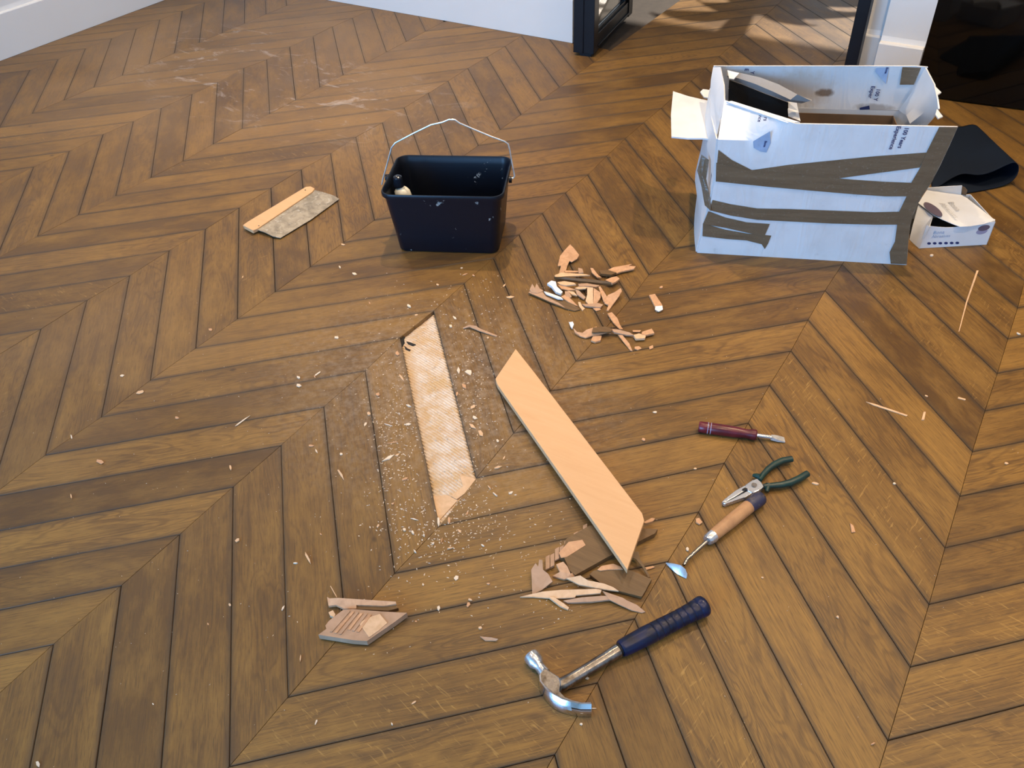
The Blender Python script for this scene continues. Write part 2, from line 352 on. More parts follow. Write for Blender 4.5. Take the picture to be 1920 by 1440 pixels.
def bed_mat():
    m, nt, bs = newmat('stripped_plywood_bed'); tc = N(nt, 'ShaderNodeTexCoord'); P = tc.outputs['Object']
    f = nz(nt, P, 14, 5, 0.65, 0.5)
    c = mixc(nt, ramp(nt, f, [(0.35, 0.0), (0.65, 1.0)]), (0.60, 0.40, 0.20), (0.62, 0.44, 0.29))
    g = ramp(nt, nz(nt, P, 22, 5, 0.7, 0.4), [(0.42, 0.0), (0.60, 1.0)])
    c = mixc(nt, mth(nt, 'MULTIPLY', g, 0.85), c, (0.74, 0.65, 0.56))
    b = ramp(nt, nz(nt, P, 30, 5, 0.7, 0.3), [(0.64, 0.0), (0.72, 1.0)])
    c = mixc(nt, mth(nt, 'MULTIPLY', b, 0.6), c, (0.40, 0.24, 0.15))
    wv = N(nt, 'ShaderNodeTexWave'); wv.inputs['Scale'].default_value = 48.0; wv.inputs['Distortion'].default_value = 1.6; wv.inputs['Detail'].default_value = 2
    wv.inputs['Detail Scale'].default_value = 6.0; wv.bands_direction = 'Y'
    rt = N(nt, 'ShaderNodeVectorRotate', rotation_type='Z_AXIS'); rt.inputs['Angle'].default_value = 0.18; lk(nt, P, rt.inputs['Vector']); lk(nt, rt.outputs[0], wv.inputs['Vector'])
    c = mixc(nt, mth(nt, 'MULTIPLY', wv.outputs['Fac'], 0.36), c, (0.40, 0.25, 0.12))
    lk(nt, c, bs.inputs['Base Color']); bs.inputs['Roughness'].default_value = 0.8
    bump(nt, bs, wv.outputs['Fac'], 0.8, 0.0018); return m
M['bed'] = bed_mat()
def glass_mat():
    m, nt, bs = newmat('clear_glass'); bs.inputs['Transmission Weight'].default_value = 1.0
    bs.inputs['Roughness'].default_value = 0.0; bs.inputs['IOR'].default_value = 1.45; bs.inputs['Base Color'].default_value = (0.85, 0.87, 0.86, 1); return m
M['glass'] = glass_mat()

# ------------------------------------------------------------------ chevron floor
W_, D_ = 3.018337 * S, 2.974017 * S
MEAS = {-2:{0:(750,633),1:(813,583),2:(870,532),3:(925,484),4:(973,440),5:(1017,400),6:(1060,362),7:(1102,328),8:(1137,293),9:(1172,260),10:(1207,230),11:(1240,203),-1:(685,695),-2:(607,763),-3:(527,835),-4:(437,913),-5:(337,1002),-6:(227,1098),-7:(100,1208)},
-1:{-2:(85,853),-1:(190,782),0:(282,713),1:(367,653),2:(445,598),3:(516,547),4:(582,500)},
0:{-2:(163,563),-1:(243,517),0:(317,470),1:(385,430),2:(448,390),3:(508,353),4:(565,318),5:(620,288),6:(667,257),7:(717,230),8:(758,202),9:(803,175),10:(840,152),11:(877,128),12:(913,107),13:(947,87),14:(978,67)},
1:{2:(70,443),3:(147,403),4:(217,367),5:(283,333),6:(343,302),7:(400,270)},
2:{3:(193,252),4:(250,228),5:(302,203),6:(360,177),7:(408,155),8:(457,128),9:(500,112),10:(543,88),11:(587,68),12:(623,50),1:(63,313)},
-3:{-4:(430,1437),-3:(540,1307),-1:(740,1075),0:(824,986),1:(893,896),2:(963,812),3:(1032,733),4:(1080,677),7:(1217,515)},
-4:{-5:(1040,1415),-4:(1120,1280),-3:(1190,1160),-2:(1252,1053),-1:(1310,960),0:(1358,868),1:(1403,793),2:(1443,722),3:(1483,658),4:(1515,600),5:(1547,545)},
-5:{0:(1665,1388),1:(1707,1250),2:(1742,1133),3:(1772,1027),4:(1800,930),5:(1823,847),6:(1847,770),7:(1870,700),8:(1890,635),9:(1908,577)}}
def joint(k, j):
    if k in MEAS and j in MEAS[k]:
        p = at(*MEAS[k][j]); return Vector((p.x, p.y, 0))
    r = random.Random(k * 991 + j)
    return Vector((-k * W_, j * S - (D_ if k % 2 else 0) + r.uniform(-.0015, .0015), 0))
XW, YW = -1.915, 1.976      # left baseboard face, back baseboard face
def clip(poly, keep):
    out = []
    for i in range(len(poly)):
        a, b = poly[i], poly[(i + 1) % len(poly)]; da, db = keep(a), keep(b)
        if da >= 0: out.append(a)
        if (da >= 0) != (db >= 0): out.append(a + (b - a) * (da / (da - db)))
    return out
floor = bpy.data.objects.new('floor', None)
sub = MB(); HOLE = [joint(-2, 0), joint(-2, 1), joint(-3, 1), joint(-3, 0)]
sub.box((-2.05, -5.3, -0.06), (3.6, 7.2, -0.0145))
floor = sub.build('floor', M['gap'], origin=(0, 0, -0.0145)); tag(floor, kind='structure')
FM = Matrix.Translation((0, 0, 0.0145))
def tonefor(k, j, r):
    # (tone, fleck) ; steep planks darkened, painting in angle-dependent reflection; right-hand ones golden
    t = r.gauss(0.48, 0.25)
    if k % 2 == 0: t += 0.10      # shallow runs, stronger reflection painted into the tone
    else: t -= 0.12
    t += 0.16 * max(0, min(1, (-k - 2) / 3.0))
    f = 0.0
    if r.random() < 0.13: f = r.uniform(0.3, 0.9)
    sp = {(-5, -3): (0.75, 1.0), (-4, -4): (0.6, 0.9), (-4, -5): (.75, .8), (-5, 2): (0.55, 0.9), (-6, 0): (0.8, 1.0), (-6, 1): (0.85, 1), (-6, 2): (0.42, 0.1), (-6, -1): (0.7, .8)}
    if (k, j) in sp: t, f = sp[(k, j)]
    if (k, j) == (-2, 0) or (k, j) == (-2, 1): pass
    return max(0, min(1, t)), f
def plank_geo(bm, k, j, uvl, edl, cl):
    """plank between columns k and k+1 (k < k+1), joint j..j+1"""
    q = [joint(k, j), joint(k, j + 1), joint(k + 1, j + 1), joint(k + 1, j)]
    r = random.Random(k * 7919 + j * 131 + 5)
    u = ((q[3] + q[2]) - (q[0] + q[1])).normalized(); v = Vector((-u.y, u.x, 0))
    base = q[0].copy(); full = list(q)
    poly = clip(q, lambda p: p.x - (XW + 0.002))
    if sum(p.x for p in q) / 4 < 0.22: poly = clip(poly, lambda p: (YW - 0.001) - p.y)
    if len(poly) < 3: return 0
    # merge close points
    pp = [poly[0]]
    for p in poly[1:]:
        if (p - pp[-1]).length > 0.004: pp.append(p)
    if (pp[0] - pp[-1]).length < 0.004: pp.pop()
    if len(pp) < 3: return 0
    if sum((pp[i].x * pp[(i+1) % len(pp)].y - pp[(i+1) % len(pp)].x * pp[i].y) for i in range(len(pp))) < 0: pp = pp[::-1]
    n = len(pp); dz = r.uniform(-.0003, .0003)
    def inset(d_long, d_end):
        res = []; lines = []
        for i in range(n):
            a, b = pp[i], pp[(i + 1) % n]; e = (b - a).normalized(); nn = Vector((-e.y, e.x, 0))
            d = d_long if abs(e.dot(u)) > 0.9 else d_end
            lines.append((a + nn * d, e))
        for i in range(n):
            (a, e), (b, f) = lines[i - 1], lines[i]; den = e.x * f.y - e.y * f.x
            if abs(den) < 1e-6: res.append(b.copy()); continue
            t = ((b.x - a.x) * f.y - (b.y - a.y) * f.x) / den; res.append(a + e * t)
        return res
    gl = r.uniform(.0002, .0006)
    o1 = inset(gl, 0.0002); o2 = inset(gl + 0.0011, 0.0006)
    lo = [bm.verts.new(p + Vector((0, 0, -0.0135))) for p in o1]
    mi = [bm.verts.new(p + Vector((0, 0, -0.0011 + dz))) for p in o1]
    hi = [bm.verts.new(p + Vector((0, 0, dz))) for p in o2]
    fs = [bm.faces.new(hi)]
    for i in range(n):
        h = (i + 1) % n
        fs.append(bm.faces.new([mi[i], mi[h], hi[h], hi[i]])); fs.append(bm.faces.new([lo[i], lo[h], mi[h], mi[i]]))
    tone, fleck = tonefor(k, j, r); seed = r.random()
    # v fraction across the plank
    e = (q[3] - q[0]); en = e.normalized(); vn = Vector((-en.y, en.x, 0)); wd = (q[1] - q[0]).dot(vn); wd2 = (q[2] - q[3]).dot(vn)
    for f in fs:
        for l in f.loops:
            p = l.vert.co - q[0]; s_ = max(0, min(1, p.dot(en) / max(e.length, 1e-6)))
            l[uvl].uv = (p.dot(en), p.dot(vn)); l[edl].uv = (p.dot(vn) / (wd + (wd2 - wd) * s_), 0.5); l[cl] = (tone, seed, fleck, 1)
    return 1
def new_plank_bm():
    bm = bmesh.new(); return bm, bm.loops.layers.uv.new('UVMap'), bm.loops.layers.uv.new('Edge'), bm.loops.layers.float_color.new('pv')
cands = []
for k in range(-8, 5):
    for j in range(-40, 48):
        q = [joint(k, j), joint(k, j + 1), joint(k + 1, j + 1), joint(k + 1, j)]
        c = sum(q, Vector()) / 4
        if c.y < -5.1 or c.y > 6.6 or c.x > 3.4 or c.x < -2.1: continue
        if c.x < 0.2 and c.y > 2.2: continue
        if (k, j) == (-3, 0): continue          # the stripped-out plank
        ps = [pj(p) for p in q]; area2 = 0
        cx = [max(0, min(1920, p[0])) for p in ps]; cy = [max(0, min(1440, p[1])) for p in ps]
        area2 = abs(sum(cx[i] * cy[(i+1) % 4] - cx[(i+1) % 4] * cy[i] for i in range(4)))
        cands.append((area2, k, j))
cands.sort(reverse=True)
vis = [c for c in cands if c[0] > 400][:298]; rest = [c for c in cands if c not in vis]
for a, k, j in vis:
    bm, *ls = new_plank_bm()
    if plank_geo(bm, k, j, *ls):
        bm.transform(FM); me = bpy.data.meshes.new('plank'); bm.to_mesh(me); bm.free(); link('plank', me, M['oak'], floor)
bm, *ls = new_plank_bm()
for a, k, j in rest: plank_geo(bm, k, j, *ls)
bm.transform(FM); me = bpy.data.meshes.new('outlying_planks'); bm.to_mesh(me); bm.free()
tag(link('outlying_planks', me, M['oak'], floor), kind='stuff')

# stripped recess: bare ply bed with combed ridges, 9 mm down
bed = MB(); nu, nv = 70, 14
c0, c1, c2, c3 = HOLE
for_rows = []
for i in range(nu + 1):
    row = []
    for jj in range(nv + 1):
        s_, t_ = i / nu, jj / nv
        p = (c0 * (1 - t_) + c1 * t_) * (1 - s_) + (c3 * (1 - t_) + c2 * t_) * s_
        z = -0.0075 + 0.0011 * noise.noise(p * 40) + 0.0006 * math.sin(p.y * 260 + p.x * 60)
        if s_ < 0.04: z -= 0.003
        row.append(Vector((p.x, p.y, z)))
    for_rows.append(row)
bed.sheet(for_rows, 0.006)
tag(bed.build('bare_bed', M['bed'], floor, smooth='all'), 'bare pale ridged wood where one plank is missing')
# torn dark corner and ragged splinter left in the recess
cr = MB()
for pts in [[(744,635),(750,630),(759,631),(757,636),(759,643),(754,650),(748,644)], [(762,640),(770,642),(780,646),(774,648),(765,645)], [(758,648),(764,653),(770,656),(768,658),(760,654)]]:
    cr.slab([at(*p, -0.0058) for p in pts], 0.003)
tag(cr.build('torn_corner', M['dark'], floor), 'dark torn corner of the missing plank')
fl = MB()
fl.slab([at(*p, -0.004) for p in [(862,890),(893,898),(886,915),(856,936),(845,930),(868,912)]], 0.004)
fl.slab([at(*p, -0.005) for p in [(812,930),(838,928),(858,938),(824,975),(820,968)]], 0.003)
tag(fl.build('leftover_veneer', M['splinter_pale'], floor), 'pale broken veneer left at the end of the missing plank')

# ------------------------------------------------------------------ room shell
def struct(name, mb, mat, **k): return tag(mb.build(name, mat, **k), kind='structure')
def skirt(name, run, h=0.176, prot=0.016):
    """run: list of two (x,y) base points; the face is offset to the left of the run"""
    (x0, y0), (x1, y1) = run; d = Vector((x1 - x0, y1 - y0, 0)).normalized(); n = Vector((-d.y, d.x, 0))
    a, b = Vector((x0, y0, 0)), Vector((x1, y1, 0))
    prof = [(0, 0.0003), (prot, 0.0003), (prot, h - 0.004), (prot - 0.003, h), (0.004, h + 0.002), (0, h + 0.018)]
    mb = MB(); mb.loft([[p + n * q + Vector((0, 0, z)) for q, z in prof] for p in (a, b)])
    return struct(name, mb, M['white_paint'])
H = 2.55
struct('wall_left', MB().box((-2.05, -5.3, 0.0003), (XW - 0.016, 6.1, H)), M['white_paint'])
skirt('baseboard_left', [(XW - 0.016, YW + .016), (XW - 0.016, -5.2)])
struct('wall_back', MB().box((XW - 0.016, YW + 0.016, 0.0003), (0.24, YW + 0.116, H)), M['white_paint'])
skirt('baseboard_back', [(0.24, YW + 0.016), (XW - 0.016, YW + .016)])
struct('wall_back_header', MB().box((0.24, YW + 0.016, 2.15), (1.43, YW + 0.116, H)), M['white_paint'])
struct('wall_back_pier', MB().box((1.452, 2.03, 0.0003), (1.60, 2.13, H)), M['white_paint'])
skirt('baseboard_pier', [(1.60, 2.03), (1.452, 2.03)], prot=0.022)
struct('wall_back_return', MB().box((1.385, 2.075, 0.0003), (1.4515, 2.13, H)), M['white_paint'])
skirt('baseboard_return', [(1.4515, 2.075), (1.385, 2.075)], prot=0.012)
struct('wall_back_right', MB().box((1.60, 2.34, 0.0003), (3.6, 2.44, H)), M['white_paint'])
struct('wall_right', MB().box((3.5, -5.3, 0.0003), (3.6, 2.34, H)), M['white_paint'])
struct('ceiling', MB().box((-2.05, -5.3, H + 0.0003), (3.6, 6.1, H + 0.1)), M['ceiling'])
fw = MB(); fw.box((XW, -5.3, 0.0003), (-1.0, -5.2, H)); fw.box((1.7, -5.3, 0.0003), (3.5, -5.2, H)); fw.box((-1.0, -5.3, 0.0003), (1.7, -5.2, 0.3)); fw.box((-1.0, -5.3, 2.5), (1.7, -5.2, H))
struct('wall_front', fw, M['white_paint'])
# far room
struct('wall_far_right', MB().box((3.0, 2.44, 0.0003), (3.1, 6.1, H)), M['white_paint'])
struct('wall_far_left', MB().box((-0.9, 2.1, 0.0003), (-0.8, 6.1, H)), M['white_paint'])
f2 = MB(); f2.box((-0.8, 6.0, 0.0003), (0.0, 6.1, H)); f2.box((2.6, 6.0, 0.0003), (3.0, 6.1, H)); f2.box((0.0, 6.0, 2.45), (2.6, 6.1, H))
struct('wall_far', f2, M['white_paint'])

# black steel jamb on the right of the opening
pb, pt = on(1575, 155, (0, 1.985, 0), (0, 1, 0)), None
jb = MB().box((1.356, 1.985, 0.0003), (1.398, 2.03, 2.15)); struct('trim_1', jb, M['black_steel'], bevel=0.002)
# glazed black steel leaf standing open on the left
door = empty('door_1', (0.398, 1.869, 0), math.atan2(0.153, 0.988)); tag(door, kind='structure')
Lf = 0.53; DM = pworld(door)
dm = MB(); dm.box((-0.042, 0.0, 0.012), (0.0, 0.055, 2.08), DM); dm.box((-0.088, 0.0, 0.012), (-0.046, 0.05, 2.08), DM); dm.box((-0.047, 0.004, 0.012), (-0.041, 0.045, 2.08), DM)
dm.build('door_stile', M['black_steel'], door, bevel=0.0015)
MB().box((-0.055, Lf - 0.055, 0.012), (0.0, Lf, 2.08), DM).build('door_stile', M['black_steel'], door, bevel=0.0015)
rl = MB(); rl.box((-0.045, 0.0555, 0.012), (-0.004, Lf - 0.0555, 0.075), DM); rl.box((-0.036, 0.0555, 0.075), (-0.012, Lf - 0.0555, 0.087), DM); rl.box((-0.004, 0.0555, 0.024), (0.002, Lf - 0.0555, 0.031), DM)
rl.build('door_rail', M['black_steel'], door, bevel=0.0012)
MB().box((-0.045, 0.0555, 2.02), (-0.004, Lf - 0.0555, 2.08), DM).build('door_rail', M['black_steel'], door)
MB().box((-0.027, 0.0555, 0.0872), (-0.021, Lf - 0.0555, 2.02), DM).build('door_pane', M['glass'], door)
MB().box((-0.062, 0.006, 0.0003), (-0.012, 0.03, 0.0117), DM).build('door_guide', M['black_steel'], door)

# black glossy cabinet at the right
cb = empty('black_cabinet', (1.585, 2.034, 0), math.atan2(0.10, 0.99)); CM = pworld(cb)
tag(cb, 'tall glossy black glass-fronted cabinet against the back wall', 'cabinet')
MB().box((0.012, 0.018, 0.0003), (1.5, 0.118, 2.0), CM).build('body', M['black_steel'], cb)
MB().box((0.0, 0.0, 0.006), (1.5, 0.017, 2.0), CM).build('door', M['black_gloss'], cb, bevel=0.003)

# ------------------------------------------------------------------ text helper
def text_mesh(txt, size, extr=0.0, bold=0.0):
    cu = bpy.data.curves.new('t', 'FONT'); cu.body = txt; cu.size = size; cu.resolution_u = 2; cu.align_x = 'LEFT'; cu.offset = bold; cu.space_line = 0.95
    o = bpy.data.objects.new('t', cu); COL.objects.link(o)
    dg = bpy.context.evaluated_depsgraph_get(); me = bpy.data.meshes.new_from_object(o.evaluated_get(dg))
    bpy.data.objects.remove(o); bpy.data.curves.remove(cu); return me
def lettering(txt, size, P, X, Y, mat, parent, off=0.0006, name='lettering', bold=0.0):
    """text whose baseline starts at P, runs along X, up along Y"""
    X = Vector(X).normalized(); Z = X.cross(Vector(Y)).normalized(); Y = Z.cross(X)
    me = text_mesh(txt, size, bold=bold)
    T = Matrix((( X.x, Y.x, Z.x, P[0] + Z.x * off), (X.y, Y.y, Z.y, P[1] + Z.y * off), (X.z, Y.z, Z.z, P[2] + Z.z * off), (0, 0, 0, 1)))
    me.transform(pworld(parent).inverted() @ T); me.materials.clear()
    return link(name, me, mat, parent)

# ------------------------------------------------------------------ big white cardboard box
A = at(1307, 474); B = at(1700, 497); U = (B - A).normalized(); V = Vector((-U.y, U.x, 0)); Z = Vector((0, 0, 1))
A.z = B.z = 0.0006
TRp = at(1797, 238, 0.395)
nF = (B - A).cross(TRp - (A + B) / 2).normalized()      # front plane normal (towards camera)
if nF.dot(CAM - A) < 0: nF = -nF
def F(px, py, off=0.0): return on(px, py, A + nF * off, nF)
bx = empty('cardboard_box', ((A + B) / 2 + V * 0.15).to_tuple()[:2] + (0,), math.atan2(U.y, U.x))
tag(bx, 'large taped white cardboard box with its top flaps standing open', 'box')
DB = 0.30; HB = 0.292; T = 0.004
# front panel: gridded so the top left can lean in and the left edge can crumple
def lerp(a, b, t): return a + (b - a) * t
left_edge = [F(1307, 474), F(1318, 430), F(1328, 393), F(1335, 365), F(1340, 337), F(1342, 300), F(1346, 262)]
T1 = at(1358, 187, 0.405)
left_edge.append(T1)
right_edge = [F(1700, 497), F(1703, 455), F(1708, 412), F(1723, 376), F(1744, 347), F(1763, 310), F(1780, 274), F(1796, 238)]
rows = []
nc = 26
for i in range(8):
    row = []
    for c in range(nc + 1):
        t = c / nc
        p = lerp(left_edge[i], right_edge[i], t)
        if i == 7:
            if t < 0.30: p = lerp(T1, F(1490, 232), t / 0.30)
            else: p = lerp(F(1490, 232), right_edge[7], (t - 0.30) / 0.70)
        elif i == 6 and 0:
            pass
        bulge = 0.0
        p = p - nF * bulge if i < 7 else p
        row.append(p)
    rows.append(row)
MB().sheet([r[::-1] for r in rows], T).build('front_panel', M['card_front'], bx, smooth=True)
FB = rows  # for tape offsets the bulge is inward so tape floats by < 5 mm: follow the sheet instead
def Fp(px, py, off=0.0008):
    """point on the (bulged) front sheet seen at this pixel"""
    p = F(px, py, off)
    return p
def wallpanel(name, P, Q, h, t=T, top=None, n=8, bul=0.0, mat=None):
    """vertical sheet from P to Q"""
    g = []
    for i in range(n + 1):
        p = lerp(P, Q, i / n); hh = h if top is None else top(i / n)
        nn = (Q - P).cross(Z).normalized()
        g.append([p + Z * (hh * j / 5) + nn * bul * math.sin(math.pi * i / n) * math.sin(math.pi * j / 5) for j in range(6)])
    return MB().sheet(g, t).build(name, mat or M['card'], bx, smooth=True)
Ar = A + V * DB; Br = B + V * DB
# body: kraft inside liner set just inside the white skin
wallpanel('rear_panel', Ar, Br, HB)
g = []
for i in range(6):
    g.append([lerp(re + V * 0.005, Br - V * .006 + Z * re.z, i / 5) - U * .012 * math.sin(math.pi * i / 5) for re in right_edge[:6]])
MB().sheet(g, T).build('side_panel', M['card'], bx, smooth=True)
# left side, crumpled
g = []
sil = [at(1303, 470), None]
for i in range(7):
    t = i / 6; g.append([])
    for j, le in enumerate(left_edge[:7]):
        rear = Ar + Z * (le.z); p = lerp(le + V * 0.005, rear, t)
        p = p - U * (0.020 * math.sin(math.pi * t) * (0.3 + 0.7 * math.sin(math.pi * min(1, j / 6)))) + U * 0.008 * math.sin(j * 2.1) * math.sin(math.pi * t)
        g[-1].append(p)
MB().sheet(g, T).build('side_panel', M['card'], bx, smooth=True)
lin = MB()
a_, b_ = A + V * 0.012 + U * 0.012, B + V * 0.012 - U * 0.055; c_, d_ = Br - V * 0.008 - U * 0.058, Ar - V * 0.008 + U * 0.012
for P, Q in ((b_, c_), (c_, d_), (d_, a_), (a_, b_)):
    nn = (Q - P).cross(Z).normalized()
    g = [[lerp(P, Q, i / 4) + Z * (0.01 + 0.272 * j / 4) for j in range(5)] for i in range(5)]
    lin.sheet(g, 0.0015)
lin.slab([a_ + Z * .006, b_ + Z * .006, c_ + Z * .006, d_ + Z * .006], 0.004)
lin.build('kraft_lining', M['kraft'], bx)
# rear flap: upright, white and dirty, printed
def RP(px, py, off=0.001): return on(px, py, Ar - V * off, -V)
Rb0, Rb1 = RP(1500 - 171, 203, 0), RP(1690, 207, 0)
g = []
for i in range(17):
    t = i / 16; p = lerp(Rb0, Rb1, t); tp = RP(lerp(Vector((1338, 0, 0)), Vector((1740, 0, 0)), t).x, 124 if t < .98 else 126, 0)
    g.append([lerp(p, tp, j / 4) + V * 0.004 * math.sin(math.pi * j / 4) for j in range(5)])
BI = pworld(bx).inverted(); d1 = BI @ RP(1547, 175); d2 = BI @ RP(1640, 203); d3 = BI @ RP(1500, 165)
M['card_dirty'] = card_mat('grubby_white_cardboard', 0.2, [(d3.x, d3.z, .10, .06, (0.56, 0.46, 0.36), .6), (d2.x, d2.z, .06, .014, (0.30, 0.26, 0.22), .7), (d1.x, d1.z, .030, .012, (0.19, 0.12, 0.07), .9)])
MB().sheet(g, T).build('rear_flap', M['card_dirty'], bx, smooth=True)
# right flap: upright, curved top, leaning outwards at the front
Bf = B + V * 0.01
g = []
topR = [RP(1735, 127, .005), at(1751, 158, .397), at(1757, 186, .392), at(1759, 204, .380)]
botR = [RP(1685, 207, .005), at(1699, 216, .290), at(1706, 232, .288), at(1730, 243, .285)]
for a, b in zip(botR, topR): g.append([lerp(a, b, j / 4) + U * 0.004 * math.sin(math.pi * j / 4) for j in range(5)])
MB().sheet(g, T).build('side_flap', M['card'], bx, smooth=True)
tp = MB(); tp.slab([at(1752, 160, .396), at(1765, 173, .394), at(1757, 178, .393)], 0.003); tp.build('torn_scrap', M['card'], bx)
tp = MB(); tp.slab([at(1757, 204, .388), at(1768, 218, .382), at(1759, 222, .382), at(1754, 214, .385)], 0.003)
tp.build('torn_scrap', M['card'], bx)
# left flap: folded flat outwards, lit from above
lf = MB()
lf.sheet([[at(1345, 262, .300), at(1318, 259, .300), at(1290, 259, .298), at(1259, 256, .295)],
          [at(1342, 225, .302), at(1318, 225, .303), at(1290, 222, .301), at(1258, 215, .297)],
          [at(1338, 190, .300), at(1315, 186, .302), at(1290, 180, .300), at(1262, 171, .297)]], T)
lf.build('side_flap', M['card'], bx, smooth=True)
# gusset between rear and front flap at the left
gs = MB()
gs.sheet([[at(1345, 260, .335), at(1352, 225, .350), at(1360, 190, .395)], [at(1334, 245, .320), at(1342, 205, .36), at(1359, 160, .402)], [at(1333, 190, .33), at(1335, 160, .375), at(1352, 127, .405)], [at(1333, 175, .335), at(1335, 150, .375), at(1338, 127, .400)]], 0.003)
gs.build('gusset', M['card'], bx, smooth=True)
sc_ = MB(); sc_.slab([at(1313, 172, .296), at(1318, 167, .298), at(1333, 169, .296), at(1332, 184, .296), at(1320, 182, .295)], 0.003)
sc_.build('torn_scrap', M['card'], bx)
# inner flap drooping across the opening
inf = MB()
inf.sheet([[at(1363, 131, .398), at(1390, 137, .396), at(1425, 145, .392), at(1460, 158, .386), at(1495, 177, .378), at(1521, 189, .372)],
           [at(1363, 142, .386), at(1385, 147, .384), at(1415, 157, .380), at(1450, 172, .373), at(1482, 187, .366), at(1512, 191, .362)],
           [at(1366, 148, .372), at(1376, 151, .372), at(1405, 163, .368), at(1440, 177, .362), at(1475, 190, .356), at(1503, 194, .352)]], 0.003)
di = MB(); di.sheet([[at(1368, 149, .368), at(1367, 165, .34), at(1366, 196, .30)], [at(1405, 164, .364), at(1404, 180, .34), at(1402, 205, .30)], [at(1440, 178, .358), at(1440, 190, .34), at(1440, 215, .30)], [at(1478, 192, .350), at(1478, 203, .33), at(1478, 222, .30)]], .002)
di.build('painted_shade_sheet', M['dark'], bx)  # near-black sheet painting in the shade of the box interior below the flap
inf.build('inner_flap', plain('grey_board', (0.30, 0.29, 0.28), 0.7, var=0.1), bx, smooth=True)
MB().slab([at(1364, 131.5, .402), at(1386, 137, .400), at(1376, 148, .390), at(1367, 147, .390)], 0.002).build('folded_corner', M['splinter_pale'] if 0 else M['card'], bx)
st = MB(); st.sheet([[at(1476, 190, .345), at(1494, 193, .345)], [at(1477, 203, .33), at(1497, 208, .33)], [at(1478, 218, .318), at(1501, 227, .318)]], 0.003)
st.build('inner_strip', M['card'], bx)
# creamy folded edge of the front flap
MB().slab([at(1362, 190.5, .405), at(1372, 189, .407), at(1500, 229, .389), at(1476, 230, .388)], 0.003).build('folded_edge', M['card'], bx)
# parcel tape
def tape(px, off=0.0012, name='parcel_tape', seg=None):
    m = MB(); m.slab([Fp(x, y, off) for x, y in px], 0, down=-nF * 0.0006); return m.build(name, M['tape'], bx)
def band(top, bot, off):
    """strip between two px polylines with equal counts"""
    m = MB(); g = [[Fp(*a, off), Fp(*b, off)] for a, b in zip(top, bot)]
    g2 = []
    for p, q in zip(g, g[1:]):
        for s_ in range(4): g2.append([lerp(p[0], q[0], s_ / 4), lerp(p[1], q[1], s_ / 4)])
    g2.append(g[-1]); m.sheet(g2, 0.0007); return m.build('parcel_tape', M['tape'], bx)
band([(1347, 281), (1372, 300), (1410, 319), (1480, 309), (1560, 301), (1640, 293), (1738, 286)], [(1343, 318), (1372, 328), (1408, 338), (1480, 340), (1560, 336), (1640, 325), (1724, 314)], 0.0014)
band([(1343, 305), (1400, 318), (1450, 322), (1530, 331), (1600, 337), (1660, 341), (1710, 343)], [(1342, 340), (1400, 346), (1450, 351), (1530, 358), (1600, 364), (1660, 368), (1700, 368)], 0.0022)
band([(1336, 375), (1370, 383), (1420, 391), (1480, 392), (1560, 395), (1640, 398), (1687, 397)], [(1330, 394), (1370, 404), (1420, 412), (1480, 415), (1560, 419), (1640, 421), (1683, 421)], 0.0016)
band([(1328, 396), (1360, 408), (1400, 417), (1443, 420)], [(1318, 420), (1360, 427), (1400, 436), (1433, 443)], 0.0018)
tape([(1318, 419), (1360, 431), (1400, 438), (1446, 442), (1440, 457), (1434, 467), (1428, 458), (1400, 451), (1360, 448), (1317, 443)], 0.0016)
band([(1761, 238.5), (1738, 284), (1724, 317), (1709, 342), (1699, 370), (1686, 397), (1682, 422), (1678, 453), (1668, 473), (1670, 494.5)], [(1795.5, 238.5), (1775, 284), (1759, 317), (1747, 342), (1726, 372), (1713, 398), (1706.5, 424), (1703, 453), (1701.5, 473), (1700, 496)], 0.0030)
tl = MB()
tl.sheet([[lerp(g0, g1, k) - U * 0.001 for k in (0.0, .5, 1)] for g0, g1 in zip([at(1316, 290, .28), at(1308, 320, .24), at(1316, 350, .20), at(1322, 385, .15)], [at(1330, 300, .27), at(1325, 335, .22), at(1330, 360, .19), at(1334, 396, .14)])], 0.0008)
tl.build('parcel_tape', M['tape'], bx)
# tape over the rear right corner
def RPz(px, py): return RP(px, py, 0.0015)
MB().slab([RPz(1692, 126), RPz(1727, 127), RPz(1713, 159), RPz(1687, 159)], 0, down=V * 0.0007).build('parcel_tape', M['tape'], bx)
# printing: on the front
def front_frame(px0, px1):
    p, q = Fp(*px0, 0.0015), Fp(*px1, 0.0015); X = (q - p).normalized(); return p, X
p, X = front_frame((1702, 236), (1686, 280)); Yd = nF.cross(X)
lettering('100 Years', 0.0135, Fp(1697, 238, .0018), X, Yd, M['print'], bx, name='lettering', bold=0.0003)
lettering('Experience', 0.0135, Fp(1682, 236, .0018), X, Yd, M['print'], bx, name='lettering', bold=0.0003)
X2 = (Fp(1429, 250, .0015) - Fp(1436, 218, .0015)).normalized()
lettering('rs', 0.013, Fp(1433, 219, .0018), X2, nF.cross(X2), M['print'], bx, bold=0.0003)
lettering('nce', 0.012, Fp(1423, 216, .0018), X2, nF.cross(X2), M['print'], bx, bold=0.0003)
MB().slab([Fp(*q, .0014) for q in [(1444, 246), (1445, 268), (1437, 286), (1426, 284), (1413, 277), (1412, 265)]], 0, down=-nF * 0.0003).build('tent_emblem', M['print_pale'], bx)
lettering('Bona', 0.008, Fp(1434, 264, .0020), X2, nF.cross(X2), M['print'], bx, bold=0.0003)
